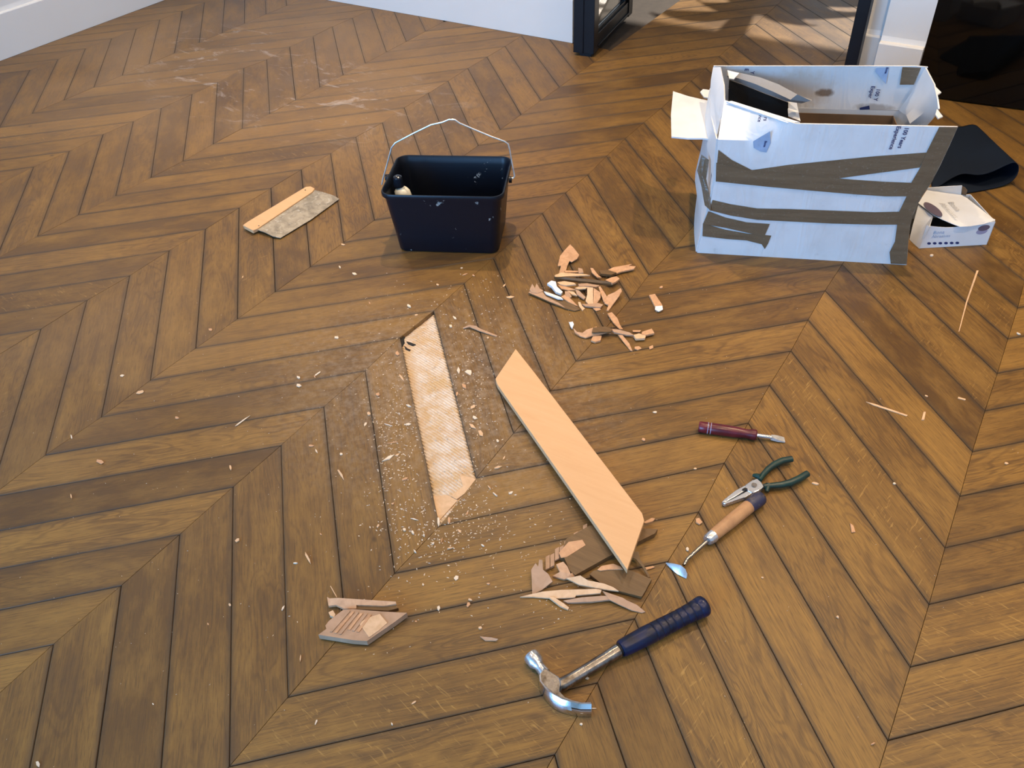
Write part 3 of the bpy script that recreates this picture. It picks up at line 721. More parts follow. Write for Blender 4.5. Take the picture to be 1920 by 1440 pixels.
# printing: on the rear flap
Xr = (RP(1641, 200) - RP(1651, 165)).normalized()
lettering('100 Y', 0.0140, RP(1644, 166, .0016), Xr, (-V).cross(Xr), M['print'], bx, bold=0.0003)
lettering('Exper', 0.0140, RP(1634, 161, .0016), Xr, (-V).cross(Xr), M['print'], bx, bold=0.0003)
lettering('E', 0.0140, RP(1397, 128, .0016), Xr, (-V).cross(Xr), M['print'], bx, bold=0.0003)
lettering('Y', 0.0140, RP(1408, 133, .0016), Xr, (-V).cross(Xr), M['print'], bx, bold=0.0003)
MB().slab([RP(*q, .0013) for q in [(1643, 127), (1667, 127), (1664, 142), (1661, 158), (1654, 148), (1641, 134)]], 0, down=V * 0.0003).build('tent_emblem', M['print_pale'], bx)
lettering('Bona', 0.008, RP(1662, 126, .0018), Xr, (-V).cross(Xr), M['print'], bx, bold=0.0003)
MB().slab([RP(*q, .0013) for q in [(1612, 202), (1630, 198), (1631, 205), (1612, 206)]], 0, down=V * 0.0003).build('print_block', M['print'], bx)

# ------------------------------------------------------------------ small white box
a = at(1723, 466); b = at(1850, 459); hS = 0.071
uS = (b - a); LS = uS.length; uS.normalize(); vS = Vector((-uS.y, uS.x, 0))
sb = empty('small_carton', (a + uS * LS / 2 + vS * 0.07).to_tuple()[:2] + (0,), math.atan2(uS.y, uS.x))
tag(sb, 'small open white printed carton beside the large taped box', 'carton')
a.z = b.z = 0.0005
def SF(px, py, off=0.0): return on(px, py, a - vS * off, -vS)
DS = 0.150; zl0 = hS + .001
g = []
for i in range(13):
    t = i / 12; p = lerp(a, b, t); top = hS - 0.010 * math.sin(math.pi * min(1, t * 1.25)) * (1 if t < .8 else 0)
    g.append([p + Z * (top * j / 3) for j in range(4)])
MB().sheet(g, 0.0015).build('front_panel', M['card'], sb, smooth=True)
sp_ = MB()
for P, Q in ((b, b + vS * DS), (b + vS * DS, a + vS * DS)):
    sp_ = MB(); sp_.sheet([[P + Z * 0, P + Z * hS], [lerp(P, Q, .5), lerp(P, Q, .5) + Z * hS], [Q, Q + Z * hS]], 0.0015); sp_.build('side_panel', M['card'], sb)
MB().sheet([[at(1705, 449, .001), at(1712, 420, .04), at(1722, 384, zl0)], [at(1713, 457, .001), at(1728, 430, .04), at(1749, 405, zl0 - .001)], [at(1723, 466, .001), at(1732, 446, .036), at(1742, 425.5, hS)]], .0015).build('side_panel', M['card'], sb, smooth=True)
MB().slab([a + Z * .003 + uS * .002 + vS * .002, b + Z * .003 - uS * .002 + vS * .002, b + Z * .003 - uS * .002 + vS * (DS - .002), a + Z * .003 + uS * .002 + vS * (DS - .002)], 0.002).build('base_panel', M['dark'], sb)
# lid: hinged along the right, cut corner at the front left, bowed
zl = hS + 0.001
L0 = at(1866, 413, zl); L1 = at(1804, 364, zl)
lid = MB()
edge = [at(1866, 413, zl), at(1845, 420, zl - .002), at(1820, 424, zl - .004), at(1800, 425, zl - .004), at(1782, 418, zl), at(1766, 411, zl + .003), at(1750, 403, zl + .005), at(1738, 393, zl + .006), at(1722, 381, zl + .005)]
rear = [at(1866, 412.5, zl), at(1858, 407, zl), at(1849, 400, zl), at(1842, 394, zl), at(1834, 388, zl), at(1826, 382, zl), at(1818, 375, zl), at(1810, 369, zl), at(1804, 364, zl)]
rear2 = []
g = []
for i in range(9):
    t = i / 8
    far_ = lerp(at(1804, 364, zl), at(1738, 355, zl + .004), t) if 0 else None
g = []
for i in range(9):
    f_ = edge[8 - i]; s_ = i / 8
    r_ = lerp(at(1739, 355, zl + .004), at(1804, 364, zl), min(1, s_ / .55)) if s_ < .55 else lerp(at(1804, 364, zl), at(1865, 412, zl), (s_ - .55) / .45)
    g.append([lerp(f_, r_, j / 4) + Z * 0.002 * math.sin(math.pi * j / 4) for j in range(5)])
lid.sheet(g, 0.0012); lid.build('lid', M['card'], sb, smooth=True)
tk = MB(); tk.sheet([[at(1739, 356, zl + .003), at(1739, 352, zl + .012)], [at(1770, 361, zl + .001), at(1770, 350, zl + .022)], [at(1802, 365, zl), at(1804, 348, zl + .03)]], 0.0012)
tk.build('tuck_flap', M['card'], sb, smooth=True)
tk = MB(); tk.sheet([[at(1803, 364, zl), at(1804, 349, zl + .028)], [at(1808, 366, zl), at(1810, 352, zl + .024)], [at(1811, 367, zl - .002), at(1814, 357, zl + .015)]], 0.0012)
tk.build('dust_flap', M['kraft'], sb)
def ell(cx, cy, rx, ry, rot, fn, n=22):
    o = []
    for i in range(n):
        q = 2 * math.pi * i / n; x, y = rx * math.cos(q), ry * math.sin(q)
        o.append(fn(cx + x * math.cos(rot) - y * math.sin(rot), cy + x * math.sin(rot) + y * math.cos(rot)))
    return o
LDz = zl + 0.0075
ld = MB(); ld.slab(ell(1749.5, 392.5, 21, 7.2, 0.62, lambda x, y: at(x, y, zl + 0.0078 - .00002 * max(0, x - 1749))), 0.0003); ld.build('oval_emblem', M['lilac'], sb)
XL = (at(1800, 400, zl) - at(1778, 379, zl)).normalized()
lettering('Bona', 0.024, at(1776, 379, zl + .0045), XL, Z.cross(XL), M['print_grey'], sb)
lettering('Abrasives', 0.021, at(1761, 381, zl + .0068), XL, Z.cross(XL), M['print_grey'], sb)
MB().slab(ell(1845, 427.5, 11.5, 5, -0.25, lambda x, y: SF(x, y, .0006)), 0, down=vS * .0002).build('oval_emblem', M['lilac'], sb)
MB().slab(ell(1841, 434, 11, 5, -0.25, lambda x, y: SF(x, y, .0004)), 0, down=vS * .0002).build('oval_emblem', M['lilac_pale'], sb)
lettering('Bona', 0.0150, SF(1749, 439, .0006), uS, Z, M['print_pale'], sb)
lettering('Abrasives', 0.0130, SF(1746, 446, .0006), uS, Z, M['print_pale'], sb)
for i in range(6):
    MB().slab(ell(1742 + i * 10.6, 456.5 - i * .2, 3.6, 2.4, 0, lambda x, y: SF(x, y, .0006), 10), 0, down=vS * .0002).build('round_icon', M['print'], sb)

# ------------------------------------------------------------------ curled navy sheet
fr = [at(1742, 362, .003), at(1766, 347, .012), at(1785, 334, .026), at(1803, 325.5, .036), at(1818, 327, .038), at(1835, 330, .040), at(1855, 326, .047), at(1880, 314, .060), at(1900, 304, .070), at(1909, 306, .068), at(1913, 315, .055), at(1910, 329, .034), at(1900, 341, .014), at(1886, 349, .004), at(1860, 356, .002), at(1800, 366, .002), at(1760, 372, .0015)]
rr = []
ridge_r = at(1820, 231, .028)
d = ridge_r - fr[8]
for i, p in enumerate(fr):
    q = p + d * 0.98
    k = 0.45 if p.z > .003 else 1
    q.z = max(0.0015, p.z * 0.42)
    if i < 8: q = lerp(q, at(1790 + i * 4, 236 - i * .6, q.z), 0.75)
    rr.append(q)
sh = MB(); sh.sheet([[lerp(p, q, s_ / 5) for s_ in range(6)] for p, q in zip(fr, rr)], 0.0012)
o = sh.build('rubber_sheet', M['sheet'], smooth=True); tag(o, 'dark navy sheet curled over itself behind the two cartons', 'sheet')
b2 = o.modifiers.new('sub', 'SUBSURF'); b2.levels = 1; b2.render_levels = 1

# ------------------------------------------------------------------ black bucket
rim = [at(714, 366, .19), at(947, 371, .19), at(959, 293, .19), at(741, 290, .19)]
base0 = at(748, 477); base1 = at(941, 479); ub = (base1 - base0).normalized(); vb = Vector((-ub.y, ub.x, 0))
rc = sum(rim, Vector()) / 4
Lr = ((rim[1] - rim[0]).length + (rim[2] - rim[3]).length) / 2; Dr = ((rim[3] - rim[0]).length + (rim[2] - rim[1]).length) / 2
ang = math.atan2((rim[1] - rim[0] + rim[2] - rim[3]).y, (rim[1] - rim[0] + rim[2] - rim[3]).x)
bk = empty('bucket', (rc.x, rc.y, 0), ang); BM = pworld(bk); HBk = 0.19
tag(bk, 'black rectangular plastic bucket with a raised wire handle', 'bucket')
def rrect(lx, ly, r, z, n=6):
    o = []
    for cx, cy, a0 in ((lx/2 - r, ly/2 - r, 0), (-lx/2 + r, ly/2 - r, 90), (-lx/2 + r, -ly/2 + r, 180), (lx/2 - r, -ly/2 + r, 270)):
        for i in range(n + 1):
            q = math.radians(a0 + 90 * i / n); o.append(BM @ Vector((cx + r * math.cos(q), cy + r * math.sin(q), z)))
    return o
tl_ = lambda z, k=0: (Lr - 0.012 - 0.040 * (1 - z / HBk) - k, Dr - 0.012 - 0.036 * (1 - z / HBk) - k)
rg = []
rg.append(rrect(tl_(0)[0] - .03, tl_(0)[1] - .03, .02, 0.0006)); rg.append(rrect(*[v - .006 for v in tl_(0)], .022, 0.0006)); rg.append(rrect(*tl_(0.008), .024, 0.006))
for z in (0.05, .1, .15, .178): rg.append(rrect(*tl_(z), .026, z))
rg += [rrect(Lr - 0.001, Dr - .001, .032, .1785), rrect(Lr, Dr, .033, .183), rrect(Lr, Dr, .033, .1875), rrect(Lr - .003, Dr - .003, .032, .1905), rrect(Lr - .008, Dr - .008, .030, .1905), rrect(Lr - .013, Dr - .013, .028, .187)]
for z in (.17, .12, .06, .012): rg.append(rrect(*tl_(z, .007), .022, z))
rg.append(rrect(tl_(0.005)[0] - .04, tl_(0.005)[1] - .04, .015, .006))
m = MB(); m.loft(rg, caps=False)
m.face([v for v in m.bm.verts[-28:]] if 0 else [m.bm.verts.new(p) for p in rrect(tl_(0.005)[0] - .04, tl_(0.005)[1] - .04, .015, .006)])
m.face([m.bm.verts.new(p) for p in rrect(tl_(0)[0] - .03, tl_(0)[1] - .03, .02, 0.0006)[::-1]])
bmesh.ops.remove_doubles(m.bm, verts=m.bm.verts, dist=1e-5)
m.build('tub', M['bucket'], bk, smooth=True)
hn = vb; hp = BM @ Vector((0, 0, .19))
hv = Vector((-math.sin(ang), math.cos(ang), 0))
def HP(px, py): return on(px, py, hp, hv)
hpts = [HP(716, 346), HP(718, 335), HP(723, 318), HP(734, 277), HP(741, 268), HP(775, 250), HP(808, 234), HP(830, 229), HP(842, 224), HP(853, 224.5), HP(862, 231), HP(890, 243), HP(921, 256), HP(946, 265), HP(953, 270), HP(956, 282), HP(961, 310), HP(965, 330), HP(962, 334), HP(955, 334)]
MB().tube(hpts, 0.0021, 8, up=hv).build('wire_handle', M['wire'], bk, smooth=True)
for p, s_ in ((HP(719, 339), -1), (HP(956, 333), 1)):
    lx = BM.inverted() @ p
    m = MB(); c0_ = BM @ Vector((s_ * (Lr / 2 + .001), 0, .180)); m.tube([c0_, c0_ + ub * s_ * 0.008], 0.009, 12); m.build('handle_lug', M['bucket'], bk, smooth=True)
# bottle standing in the bucket
bc = at(752, 353, .165)

bt = empty('bottle', (bc.x, bc.y, 0.0125)); tag(bt, 'cream bottle with round black cap inside the black bucket', 'bottle')
def lathe(prof, c, n=20):
    return MB().loft([[Vector((c.x + r * math.cos(2*math.pi*i/n), c.y + r * math.sin(2*math.pi*i/n), z)) for i in range(n)] for r, z in prof])
slant = ub * .024 + vb * .002
MB().loft([[Vector((bc.x + r * math.cos(2*math.pi*i/20), bc.y + r * math.sin(2*math.pi*i/20), z)) + slant * (1 - (z - .013) / .157) for i in range(20)] for r, z in [(0.018, .014), (0.020, .017), (0.0225, .145), (0.0215, .156), (0.016, .164), (0.011, .166), (.010, .170)]]).build('body', M['cream'], bt, smooth=True)
ck = bc.copy(); ck.x -= .006; ck.y -= .001
lathe([(0.012, .1702), (0.0145, .171), (0.0145, .180), (.0125, .186), (.0135, .192), (.0115, .199), (.005, .203)], ck).build('cap', M['cap'], bt, smooth=True)

# ------------------------------------------------------------------ wide plastering blade
tb = empty('plastering_blade', at(545, 397).to_tuple()); tag(tb, 'wide plaster-caked steel spatula blade with a pale wood grip strip', 'spatula')
MB().slab([at(455, 422, .016), at(463, 416, .016), at(573, 350, .016), at(582, 349, .016), at(590, 353, .016), at(586, 359, .016), at(483, 428, .016), at(474, 432, .016)], 0.011).build('grip_strip', M['newplank'], tb, bevel=0.002)
m = MB(); m.sheet([[at(479, 430, .011), at(498, 437, .009), at(512, 444, .006), at(526, 447, .003)], [at(535, 393, .011), at(556, 401, .008), at(572, 407, .005), at(584, 412, .003)], [at(589, 357, .011), at(609, 362, .009), at(627, 368, .006), at(636, 374, .003)]], 0.0018)
m.build('steel_blade', M['blade'], tb, smooth=True)
m = MB(); m.tube([at(460, 425, .009), at(480, 431, .0095)], 0.0062, 12); m.build('strip_end', M['steel'], tb, smooth=True)
for q in ((486, 426), (573, 359)):
    m = MB(); c = at(*q, .0115); m.tube([c, c + Z * .0055], .0022, 8); m.build('rivet', M['steel'], tb)

# ------------------------------------------------------------------ loose new plank
top = [at(967, 654, .016), at(1001, 697, .016), at(1204, 962, .030), at(1208, 976, .031), at(1176, 1068, .036), at(932, 720, .016), at(929, 710, .016)]
m = MB(); m.slab(top, 0.0125)
o = m.build('new_plank', M['newplank'], bevel=0.0008); tag(o, 'pale unfinished new plank lying loose beside the gap in the floor', 'plank')

# ------------------------------------------------------------------ hammer
hm = empty('claw_hammer', at(1150, 1230).to_tuple()); tag(hm, 'steel claw hammer with a ribbed dark blue rubber grip', 'hammer')
zt = 0.026
outer = [(1011, 1266), (1012, 1277), (1020, 1288), (1028, 1296), (1037, 1302), (1053, 1311), (1070, 1316), (1089, 1320), (1109, 1320)]
outlo = [(1010, 1270), (1011, 1284), (1019, 1300), (1028, 1311), (1039, 1321), (1055, 1329), (1072, 1333), (1089, 1336), (1109, 1336)]
inner = [(1021, 1251), (1034, 1260), (1047, 1268), (1052, 1280), (1050, 1297), (1059, 1306), (1074, 1313), (1091, 1317), (1108, 1317.5)]
zl_ = .0155
ou = [at(x, y, zt) for x, y in outer]; lo_ = [at(x, y, zl_) for x, y in outlo]; inn = [at(x, y, zt) for x, y in inner]
def flatz(v, z): return Vector((v.x, v.y, z))
def seg(i0, i1, f0, f1):
    # f0..f1: fraction of the height kept (claw slot)
    m = MB(); rings = []
    for i in range(i0, i1 + 1):
        a_, l_, b_ = ou[i], lo_[i], inn[i]
        if (b_.xy - a_.xy).length < .0035: b_ = flatz(a_ + (b_ - a_).normalized() * .0035, zt)
        def prof(f):      # outer skin point at height fraction f
            return lerp(flatz(l_, .0012), l_, f / .32) if f < .32 else lerp(l_, a_, (f - .32) / .68)
        fs = [f0 + (f1 - f0) * q for q in (0, .33, .66, 1)]
        outs = [prof(f) for f in fs]
        ring = outs + [flatz(lerp(outs[-1], b_, .85), outs[-1].z), flatz(b_, outs[-1].z - .0012), flatz(b_, outs[0].z + .0012), flatz(lerp(outs[0], b_, .85), outs[0].z)]
        rings.append(ring)
    m.loft(rings); return m
seg(0, 6, 0, 1).build('head', M['claw'], hm, smooth=True)
seg(6, 8, 0, .46).build('claw_tine', M['claw'], hm, smooth=True)
seg(6, 8, .58, 1).build('claw_tine', M['claw'], hm, smooth=True)
m = MB(); ck_ = [at(x, y, zt + .0006) for x, y in [(1014, 1262), (1022, 1254), (1034, 1261.5), (1046, 1270), (1050, 1281), (1048, 1296), (1060, 1308), (1078, 1316), (1056, 1309), (1038, 1300), (1022, 1285), (1015, 1276)]]
m.slab(ck_, .0012); m.build('forged_cheek', M['steel'], hm)
m = MB()
p0 = at(1018, 1258, .0135); pf = at(997, 1231, .0135); dd = (pf - p0); dd.z = 0; L_ = dd.length; dd.normalize()
rp = [(-.006, .0100), (.004, .0088), (.010, .0086), (.015, .0110), (.019, .0134), (.032, .0138), (.035, .0130), (.0355, .0115)]
m.tube([p0 + dd * s_ for s_, r in rp], [r for s_, r in rp], 18)
m.build('striking_face', M['steel_bright'], hm, smooth=True)
h = [at(1040, 1287, .0135), at(1055, 1283, .0135), at(1072, 1273, .0135), at(1100, 1256, .0137), at(1130, 1238, .0140), at(1159, 1220, .0145)]
MB().tube(h, [.013, .0115, .0102, .0100, .0106, .0120], 18, flat=0.95).build('shaft', M['steel'], hm, smooth=True)
MB().tube([at(1157, 1221, .0145), at(1168, 1214, .015)], [.0102, .0104], 16).build('collar', M['dark'], hm, smooth=True)
g0, g1 = at(1164, 1217, .0155), at(1323, 1134, .0185)
prof = [(0, .0135), (.02, .0150), (.12, .0158), (.30, .0168), (.45, .0166), (.60, .0160), (.72, .0160), (.84, .0168), (.90, .0180), (.96, .0190), (.99, .0175), (1.0, .0150)]
pts, rad = [], []
def gr(t):
    for (a0, r0), (a1, r1) in zip(prof, prof[1:]):
        if t <= a1: return r0 + (r1 - r0) * (t - a0) / (a1 - a0)
    return prof[-1][1]
for i in range(81):
    t = i / 80; r = gr(t)
    if .36 < t < .92 and (i % 6) == 0: r -= .0009
    p = lerp(g0, g1, t); p.z = max(p.z, r * 0.95 + .0008)
    pts.append(p); rad.append(r)
MB().tube(pts, rad, 20, flat=0.95).build('grip', M['blue_grip'], hm, smooth=True)

# ------------------------------------------------------------------ red-handled driver
sd = empty('screwdriver', at(1390, 812).to_tuple()); tag(sd, 'short flat-blade screwdriver with a maroon plastic handle', 'screwdriver')
e0, e1 = at(1310, 800, .0125), at(1419, 816, .0125)
prof2 = [(0, .0100), (.02, .0120), (.15, .0125), (.17, .0118), (.20, .0118), (.22, .0125), (.45, .0124), (.65, .0118), (.78, .0100), (.85, .0098), (.92, .0118), (.98, .0118), (1, .0095)]
MB().tube([lerp(e0, e1, t) for t, r in prof2], [r for t, r in prof2], 14).build('handle', M['red'], sd, smooth=True)
for t in (.155, .205):
    MB().tube([lerp(e0, e1, t), lerp(e0, e1, t + .012)], .01275, 14).build('pale_band', M['lilac_pale'], sd, smooth=True)
s0, s1 = at(1417, 816, .0115), at(1446, 820, .009)
MB().tube([s0, s1], .0042, 12).build('shaft', M['steel_bright'], sd, smooth=True)
tipc = at(1471, 825, .0022); ax = (tipc - s1).normalized(); sx_ = ax.cross(Z).normalized(); uz = sx_.cross(ax)
rings = []
for t, wv_, hh in ((0, .0040, .0040), (.25, .0058, .0034), (.5, .0072, .0026), (1, .0070, .0012)):
    c = lerp(s1, tipc, t); rings.append([c + sx_ * wv_ + uz * hh, c - sx_ * wv_ + uz * hh, c - sx_ * wv_ - uz * hh, c + sx_ * wv_ - uz * hh])
MB().loft(rings).build('flat_tip', M['tip'], sd)

# ------------------------------------------------------------------ long nose pliers
pl_ = empty('pliers', at(1430, 900).to_tuple()); tag(pl_, 'long-nose pliers with open dark green handles', 'pliers')
zj = 0.0115
m = MB(); m.slab([at(x, y, zj) for x, y in [(1353, 942), (1358, 936), (1378, 920), (1396, 910), (1404, 911), (1396, 920), (1380, 930), (1360, 941)]], .009); m.build('jaw', M['steel_bright'], pl_, bevel=.0012)
m = MB(); m.slab([at(x, y, zj - .001) for x, y in [(1356, 943), (1372, 936), (1396, 923), (1406, 918), (1410, 925), (1398, 932), (1376, 939), (1360, 945)]], .009); m.build('jaw', M['steel_bright'], pl_, bevel=.0012)
m = MB(); m.slab([at(x, y, zj + .001) for x, y in [(1397, 909), (1410, 900), (1420, 897), (1428, 904), (1433, 912), (1424, 919), (1412, 924), (1402, 920)]], .011); m.build('joint', M['steel_bright'], pl_, bevel=.0015)
c = at(1414, 910, zj + .001); m = MB(); m.tube([c, c + Z * .002], .0055, 16); m.build('pivot', M['steel'], pl_, smooth=True)
MB().slab([at(x, y, zj + .0022) for x, y in [(1391, 917), (1397, 914), (1402, 916), (1396, 920)]], .0004).build('cutter_gap', M['dark'], pl_)
MB().tube([at(1424, 900, .011), at(1431, 890, .011), at(1440, 880, .0115), at(1452, 871, .012), at(1467, 864, .0125), at(1485, 860.5, .012)], [.0052, .0058, .0064, .0068, .0070, .0066], 14).build('handle', M['green'], pl_, smooth=True)
MB().tube([at(1432, 912, .011), at(1445, 911, .011), at(1464, 909.5, .0115), at(1482, 905, .012), at(1498, 898, .0125), at(1514, 888, .012)], [.0054, .0062, .0066, .0070, .0072, .0068], 14).build('handle', M['green'], pl_, smooth=True)
for a_, b_ in (((1412, 891), (1426, 894)), ((1438, 922), (1441, 908))):
    m = MB(); m.tube([at(*a_, .008), lerp(at(*a_, .008), at(*b_, .012), .5), at(*b_, .012)], [.0035, .0055, .0060], 10); m.build('guard', M['green'], pl_, smooth=True)

# ------------------------------------------------------------------ wooden handled scraper
sr = empty('scraper', at(1340, 1010).to_tuple()); tag(sr, 'flush scraper with a worn wood handle and small pointed blade', 'scraper')
w0, w1 = at(1336, 1005, .0150), at(1404, 950, .0155)
pr = [(0, .0110), (.1, .0118), (.5, .0130), (.85, .0132), (1, .0132)]
MB().tube([lerp(w0, w1, t) for t, r in pr], [r for t, r in pr], 16).build('handle', M['handle_wood'], sr, smooth=True)
pr = [(0, .0134), (.3, .0140), (.7, .0146), (.88, .0140), (.97, .0115), (1, .008)]
w2 = at(1429, 931, .0158)
MB().tube([lerp(w1, w2, t) for t, r in pr], [r for t, r in pr], 16).build('painted_butt', M['navy'], sr, smooth=True)
MB().tube([at(1326, 1014, .0145), at(1329, 1011, .0147), at(1338, 1004, .015)], [.0090, .0115, .0119], 16).build('ferrule', M['steel_bright'], sr, smooth=True)
MB().tube([at(1282, 1060, .0105), at(1289, 1048, .0115), at(1330, 1011, .0145)], [.0030, .0034, .0036], 10).build('rod', M['steel'], sr, smooth=True)
m = MB(); g = [[at(1249, 1055, .0040), at(1249, 1056, .0036), at(1250, 1057, .0032)], [at(1265, 1057, .0100), at(1262, 1064, .0060), at(1258, 1066, .0018)], [at(1277, 1060, .0130), at(1274, 1068, .0075), at(1270, 1076, .0010)], [at(1285, 1067, .0105), at(1283, 1074, .0062), at(1281, 1082, .0008)], [at(1288, 1076, .0050), at(1288, 1081, .0030), at(1287, 1085, .0008)]]
m.sheet(g, .0010); m.build('blade', M['steel_bright'], sr, smooth=True)

# ------------------------------------------------------------------ broken wood: each piece its own thing
def piece(name, label, cat, px, t, mat, group=None, bev=0):
    """px: (x, y, z) outline of the top face; the underside follows t below it"""
    m = MB(); m.slab([at(x, y, z) for x, y, z in px], t)
    o = m.build(name, M[mat] if isinstance(mat, str) else mat); tag(o, label, cat, group); return o
def flat(pts, z): return [(x, y, z) for x, y in pts]
def face(parent, name, px, mat, t=.0006, label=None):
    m = MB(); m.slab([at(x, y, z) for x, y, z in px], t); o = m.build(name, M[mat], parent)
    if label: o['label'] = label
    return o
G1 = 'broken wood heaped right of the bucket'; G2 = 'broken wood under the new plank'; G3 = 'broken wood near the lower left'
# --- heap right of the bucket
piece('splinter', 'upright arrowhead-shaped broken wood piece topping the heap right of the bucket', 'splinter', [(1069, 458, .022), (1076, 465, .020), (1086, 478, .012), (1082, 485, .010), (1072, 491, .008), (1068, 489, .010), (1064, 497, .008), (1059, 515, .003), (1047, 516, .003), (1052, 498, .010), (1046, 498, .012), (1050, 480, .016), (1058, 470, .020)], .0022, 'splinter', G1)
piece('splinter', 'forked pale splinter at the right tip of the heap beyond the tools', 'splinter', [(1140, 506, .010), (1150, 501, .010), (1185, 495, .011), (1178, 499, .011), (1192, 499, .011), (1188, 504, .010), (1165, 509, .009), (1152, 514, .008), (1140, 513, .008)], .004, 'splinter', G1)
piece('splinter', 'flat dark-faced board fragment left of the forked splinter', 'splinter', flat([(1124, 507), (1140, 506), (1156, 511), (1146, 515), (1126, 513)], .012), .007, 'finished', G1)
o = piece('splinter', 'longest dark-faced strip lying across the middle of the heap', 'splinter', [(1039, 519, .018), (1060, 520, .018), (1110, 524, .018), (1135, 527, .018), (1150, 530, .016), (1148, 532, .013), (1128, 531, .013), (1080, 526, .013), (1042, 522, .013)], .006, 'finished', G1)
piece('splinter', 'pinkish split end beside the longest dark-faced strip', 'splinter', flat([(1135, 525), (1146, 520), (1156, 518), (1162, 522), (1155, 528), (1148, 531)], .016), .005, 'splinter', G1)
piece('splinter', 'thin light sliver along the back edge of the heap', 'splinter', flat([(1040, 516), (1052, 511), (1098, 514), (1106, 516), (1060, 518), (1042, 520)], .014), .003, 'splinter_pale', G1)
piece('splinter', 'narrow amber sliver behind the white glued lump', 'splinter', flat([(1058, 507), (1086, 508), (1084, 510), (1060, 511)], .010), .003, 'splinter', G1)
piece('splinter', 'small light piece crossing over the back slivers', 'splinter', [(1107, 502, .014), (1112, 503, .014), (1122, 516, .010), (1128, 520, .009), (1120, 520, .009), (1110, 511, .012)], .003, 'splinter', G1)
piece('glue_scrap', 'small grey glue curl on the back slivers', 'glue', flat([(1084, 502), (1092, 504), (1094, 511), (1085, 512)], .016), .004, 'ply', G1)
piece('glue_scrap', 'bright white glue lump at the left of the heap', 'glue', [(1026, 531, .018), (1034, 526, .021), (1042, 528, .021), (1044, 537, .018), (1055, 547, .013), (1052, 551, .012), (1042, 547, .013), (1034, 536, .016)], .007, 'glue', G1)
o = piece('splinter', 'big pointed brown offcut sweeping along the front of the heap', 'splinter', [(991, 549, .007), (998, 540, .009), (1016, 545, .008), (1040, 552, .007), (1068, 566, .006), (1088, 580, .004), (1078, 583, .003), (1062, 579, .004), (1030, 566, .006), (1008, 556, .007)], .003, 'finished', G1)
face(o, 'split_edge', [(991, 548.5, .0078), (998, 540, .0098), (1015, 545, .0088), (1024, 556, .0078), (1048, 568, .0066), (1060, 577, .005), (1030, 565, .0068), (1008, 555.5, .0078)], 'ply', .0006, 'pale torn edge')
piece('splinter', 'ragged torn stump at the far left end of the heap', 'splinter', [(993, 543, .012), (998, 532, .016), (1003, 540, .014), (1006, 531, .017), (1012, 541, .013), (1019, 545, .010), (1008, 550, .009), (996, 548, .009)], .003, 'ply', G1)
piece('splinter', 'white-edged narrow sliver in front of the glue lump', 'splinter', flat([(1020, 546), (1030, 549), (1052, 557), (1056, 561), (1046, 560), (1024, 551)], .012), .003, 'glue', G1)
piece('splinter', 'rounded pale chip just in front of the dark strip', 'splinter', flat([(1045, 529), (1058, 527), (1076, 530), (1080, 533), (1062, 535), (1050, 533)], .016), .004, 'splinter_pale', G1)
piece('splinter', 'orange split piece sloping right from the glue lump', 'splinter', flat([(1046, 534), (1056, 536), (1070, 540), (1080, 543), (1066, 544), (1052, 541)], .013), .003, 'splinter', G1)
piece('splinter', 'pale sliver lying level behind the upright blocks', 'splinter', flat([(1084, 532), (1100, 531), (1124, 535), (1118, 538), (1098, 536), (1086, 537)], .015), .003, 'ply', G1)
piece('splinter', 'thin stick lying level above the pair of blocks', 'splinter', flat([(1078, 540), (1086, 537), (1102, 538), (1098, 541), (1084, 542)], .013), .003, 'splinter_pale', G1)
piece('splinter', 'left one of the two light blocks standing in the heap', 'splinter', [(1101, 538, .018), (1112, 539, .018), (1112, 569, .004), (1104, 571, .004), (1098, 564, .006), (1101, 552, .012)], .004, 'splinter_pale', G1)
piece('splinter', 'right one of the two light blocks standing in the heap', 'splinter', [(1113, 540, .018), (1126, 548, .015), (1126, 558, .010), (1118, 570, .004), (1112, 570, .004), (1113, 552, .012)], .004, 'splinter', G1)
piece('splinter', 'slanting arm reaching from the blocks to the leaf-shaped piece', 'splinter', [(1122, 537, .016), (1126, 537, .016), (1138, 556, .010), (1138, 566, .006), (1132, 566, .006), (1126, 549, .012)], .003, 'splinter', G1)
piece('splinter', 'leaf-shaped brown piece at the right front of the heap', 'splinter', [(1164, 540, .020), (1166, 546, .018), (1160, 556, .014), (1150, 570, .006), (1141, 582, .003), (1137, 582, .003), (1141, 572, .006), (1133, 568, .008), (1140, 553, .014), (1152, 548, .017)], .003, 'splinter', G1)
piece('splinter', 'low pink-edged sliver in front of the pair of blocks', 'splinter', flat([(1091, 570), (1104, 570), (1122, 568), (1131, 571), (1126, 576), (1112, 575), (1098, 574)], .006), .004, 'ply', G1)
piece('splinter', 'small flat chip lying in front of the pair of blocks', 'splinter', flat([(1112, 578), (1122, 577), (1127, 580), (1118, 583)], .003), .002, 'splinter', G1)
piece('splinter', 'dark-edged stick sloping in the centre of the heap', 'splinter', [(1079, 543, .013), (1086, 545, .013), (1098, 557, .008), (1095, 561, .006), (1082, 552, .010)], .003, 'ply', G1)
piece('splinter', 'short golden stick in the centre of the heap', 'splinter', [(1064, 545, .012), (1076, 547, .012), (1082, 554, .009), (1072, 552, .010)], .003, 'splinter_pale', G1)
piece('splinter', 'frayed stick nearest the pointed brown offcut', 'splinter', [(1052, 556, .012), (1060, 552, .012), (1072, 562, .009), (1084, 574, .004), (1078, 572, .005), (1066, 566, .008)], .003, 'splinter', G1)
piece('splinter', 'short notched stick at the front centre of the heap', 'splinter', [(1084, 566, .008), (1088, 566, .008), (1091, 573, .005), (1097, 578, .003), (1092, 582, .003), (1086, 574, .005)], .003, 'splinter_pale', G1)
